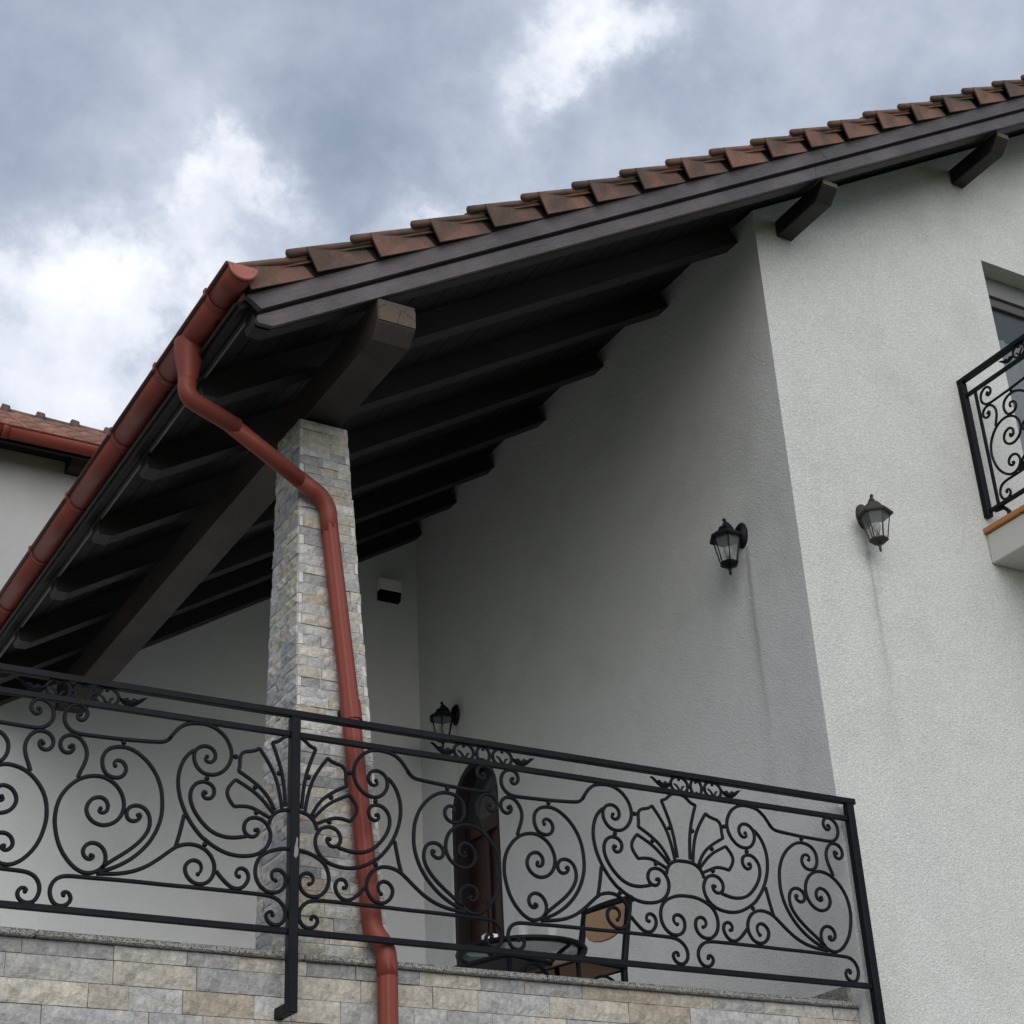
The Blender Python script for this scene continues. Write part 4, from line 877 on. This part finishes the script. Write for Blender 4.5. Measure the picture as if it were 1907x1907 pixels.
st=thing('low_stool','dark woven stool with curved iron braces at the left of the round table','stool',(4.40,1.12,FL))
S_=FL+.52
def sp_(u,v,w_): 
    c_,s2=math.cos(R(18)),math.sin(R(18)); return (4.40+u*c_-v*s2,1.12+u*s2+v*c_,S_+w_)
mb=MB(); mb.prism([(-.18,-.18),(.18,-.18),(.18,.18),(-.18,.18)],-.004,.016,sp_); bevel(part('seat',mb,'dark_weave',st),.005)
for a,b in (((-.19,-.19),(.19,-.19)),((.19,-.19),(.19,.19)),((.19,.19),(-.19,.19)),((-.19,.19),(-.19,-.19))):
    mb=MB(); mb.tube([sp_(a[0],a[1],0),sp_(b[0],b[1],0)],.014,8); part('seat_rail',mb,'iron',st)
for a,b in ((-1,-1),(1,-1),(1,1),(-1,1)):
    mb=MB(); mb.tube([sp_(a*.18,b*.18,0),sp_(a*.20,b*.20,-.5)],.013,8); part('leg',mb,'iron',st)
for v in (-.19,.19):
    mb=MB(); mb.tube(bend([sp_(-.19,v,-.16),sp_(0,v,.02),sp_(.19,v,-.16)],.16,8),.011,8); part('curved_brace',mb,'iron',st)
for (x,y) in ((4.60,1.27),(4.76,1.24)):
    g_=MB(); g_.lathe([(.026,0),(.030,.09),(.028,.09),(.024,.006)],(x,y,TZ+.015),16,caps=False); g_.lathe([(.026,0),(.026,.006)],(x,y,TZ+.0145),16)
    o=part('drinking_glass',g_,'tumbler',None,(x,y,TZ+.015)); o['label']='clear drinking glass on the round table, '+('left of the two' if x<4.7 else 'right of the two'); o['category']='glass'; o['group']='drinking glasses on the table'
mb=MB(); mb.box(4.43,4.50,1.36,1.42,TZ+.015,TZ+.055); o=part('napkin_box',mb,'white_card',None,(4.46,1.39,TZ+.015)); bevel(o,.004); o['label']='small white box near the left edge of the round table'; o['category']='box'

# ------------------------------------------------------------ neighbouring wing behind on the left
wing=thing('neighbouring_wing','far wing with clay tile roof and red gutter at left edge behind the eaves','house',(1,7.2,0))
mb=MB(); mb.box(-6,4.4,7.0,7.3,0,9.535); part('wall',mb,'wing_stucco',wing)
EZ=9.465; WS=.75
mb=MB(); mb.box(-6,4.6,6.74,6.998,9.502,9.53); part('soffit',mb,'soffit_wood',wing)
mb=MB(); mb.prism([(6.70,EZ-.01),(6.70,EZ-.06),(6.73,EZ-.06),(6.73,EZ-.04),(7.35,EZ-.04+.62*WS),(8.9,EZ-.04+2.17*WS),(8.9,EZ+.0+2.17*WS)],-6,4.6,lambda u,v,w_:(w_,u,v)); wr=part('roof',mb,'soffit_wood',wing)
tm=MB(); L_=.34
ridge_y=8.45
for i in range(52):
    x=-6+.2*i+.1
    for j in range(6):
        y0=6.64+j*L_/math.sqrt(1+WS*WS); y1=y0+(L_+.05)/math.sqrt(1+WS*WS)
        if y0>ridge_y: continue
        n=6; vs_=[];fs=[]
        for (yy,rr,dz_) in ((y0,.088,.012),(y1,.072,-.006)):
            for q in range(n+1):
                t=math.pi*q/n; vs_.append((x-rr*math.cos(t),yy-.0,EZ+(yy-6.70)*WS+.0+dz_+rr*math.sin(t)*.62))
        for q in range(n): fs.append((q,q+1,n+1+q+1,n+1+q))
        for (yy,rr,dz_) in ((y0,.074,.004),(y1,.060,-.010)):
            for q in range(n+1):
                t=math.pi*q/n; vs_.append((x-rr*math.cos(t),yy,EZ+(yy-6.70)*WS+dz_+rr*math.sin(t)*.55))
        o_=2*(n+1)
        for q in range(n): fs.append((q,o_+q,o_+q+1,q+1))
        tm.add(vs_,fs)
    # pan between barrels
    tm.add([(x,6.62,EZ-.06*1+.02),(x+.2,6.62,EZ-.04),(x+.2,ridge_y,EZ-.04+(ridge_y-6.62)*WS),(x,ridge_y,EZ-.04+(ridge_y-6.62)*WS)],[(0,1,2,3)])
part('clay_tiles',tm,'tile_mass',wr,kind='stuff')
RZ_=EZ+(ridge_y-6.70)*WS
for k in range(30):
    x0=-5.9+k*.35
    q=MB(); q.tube([(x0,ridge_y,RZ_-.03),(x0+.35,ridge_y,RZ_-.03)],[.070,.060],12,smooth=True); q.tube([(x0-.035,ridge_y,RZ_-.02),(x0+.035,ridge_y,RZ_-.02)],[.098,.092],12,smooth=True)
    if 2<x0<4.6 : part('ridge_tile',q,'tile',wr,(x0,ridge_y,RZ_))
    else: part('ridge_tile',q,'tile',wr,(x0,ridge_y,RZ_))
mb=MB(); mb.box(3.37,3.52,6.75,6.999,9.13,9.30); mb=MB(); mb.prism([(6.76,9.44),(6.84,9.38),(7.0,9.38),(7.0,9.50),(6.76,9.50)],3.47,3.75,lambda u,v,w_:(w_,u,v)); part('purlin',mb,'soffit_wood',wing)
wg=thing('wing_gutter','brick red gutter along the wing roof at the left edge of the picture','gutter',(1,6.62,9.5))
def xtrough(x0,x1,r,y,z,n=14,th=.004):
    mb=trough(0,1,r,0,0,n,th); mb.v=[(x0+(x1-x0)*b,y+a,z+c) for a,b,c in mb.v]; return mb
xs=[-6,-4,-2,0,1.6,2.82,4.6]
for a,b in zip(xs[:-1],xs[1:]): part('gutter_length',xtrough(a,b-.003,.078,6.60,9.465),'red_metal',wg,((a+b)/2,6.6,9.5))
mb=MB(); mb.tube([(-6,6.522,9.468),(4.6,6.522,9.468)],.010,8); part('rolled_lip',mb,'red_metal',wg)
for x in xs[1:-1]: part('joint_collar',xtrough(x-.03,x+.03,.083,6.60,9.465),'red_metal',wg,(x,6.6,9.5))
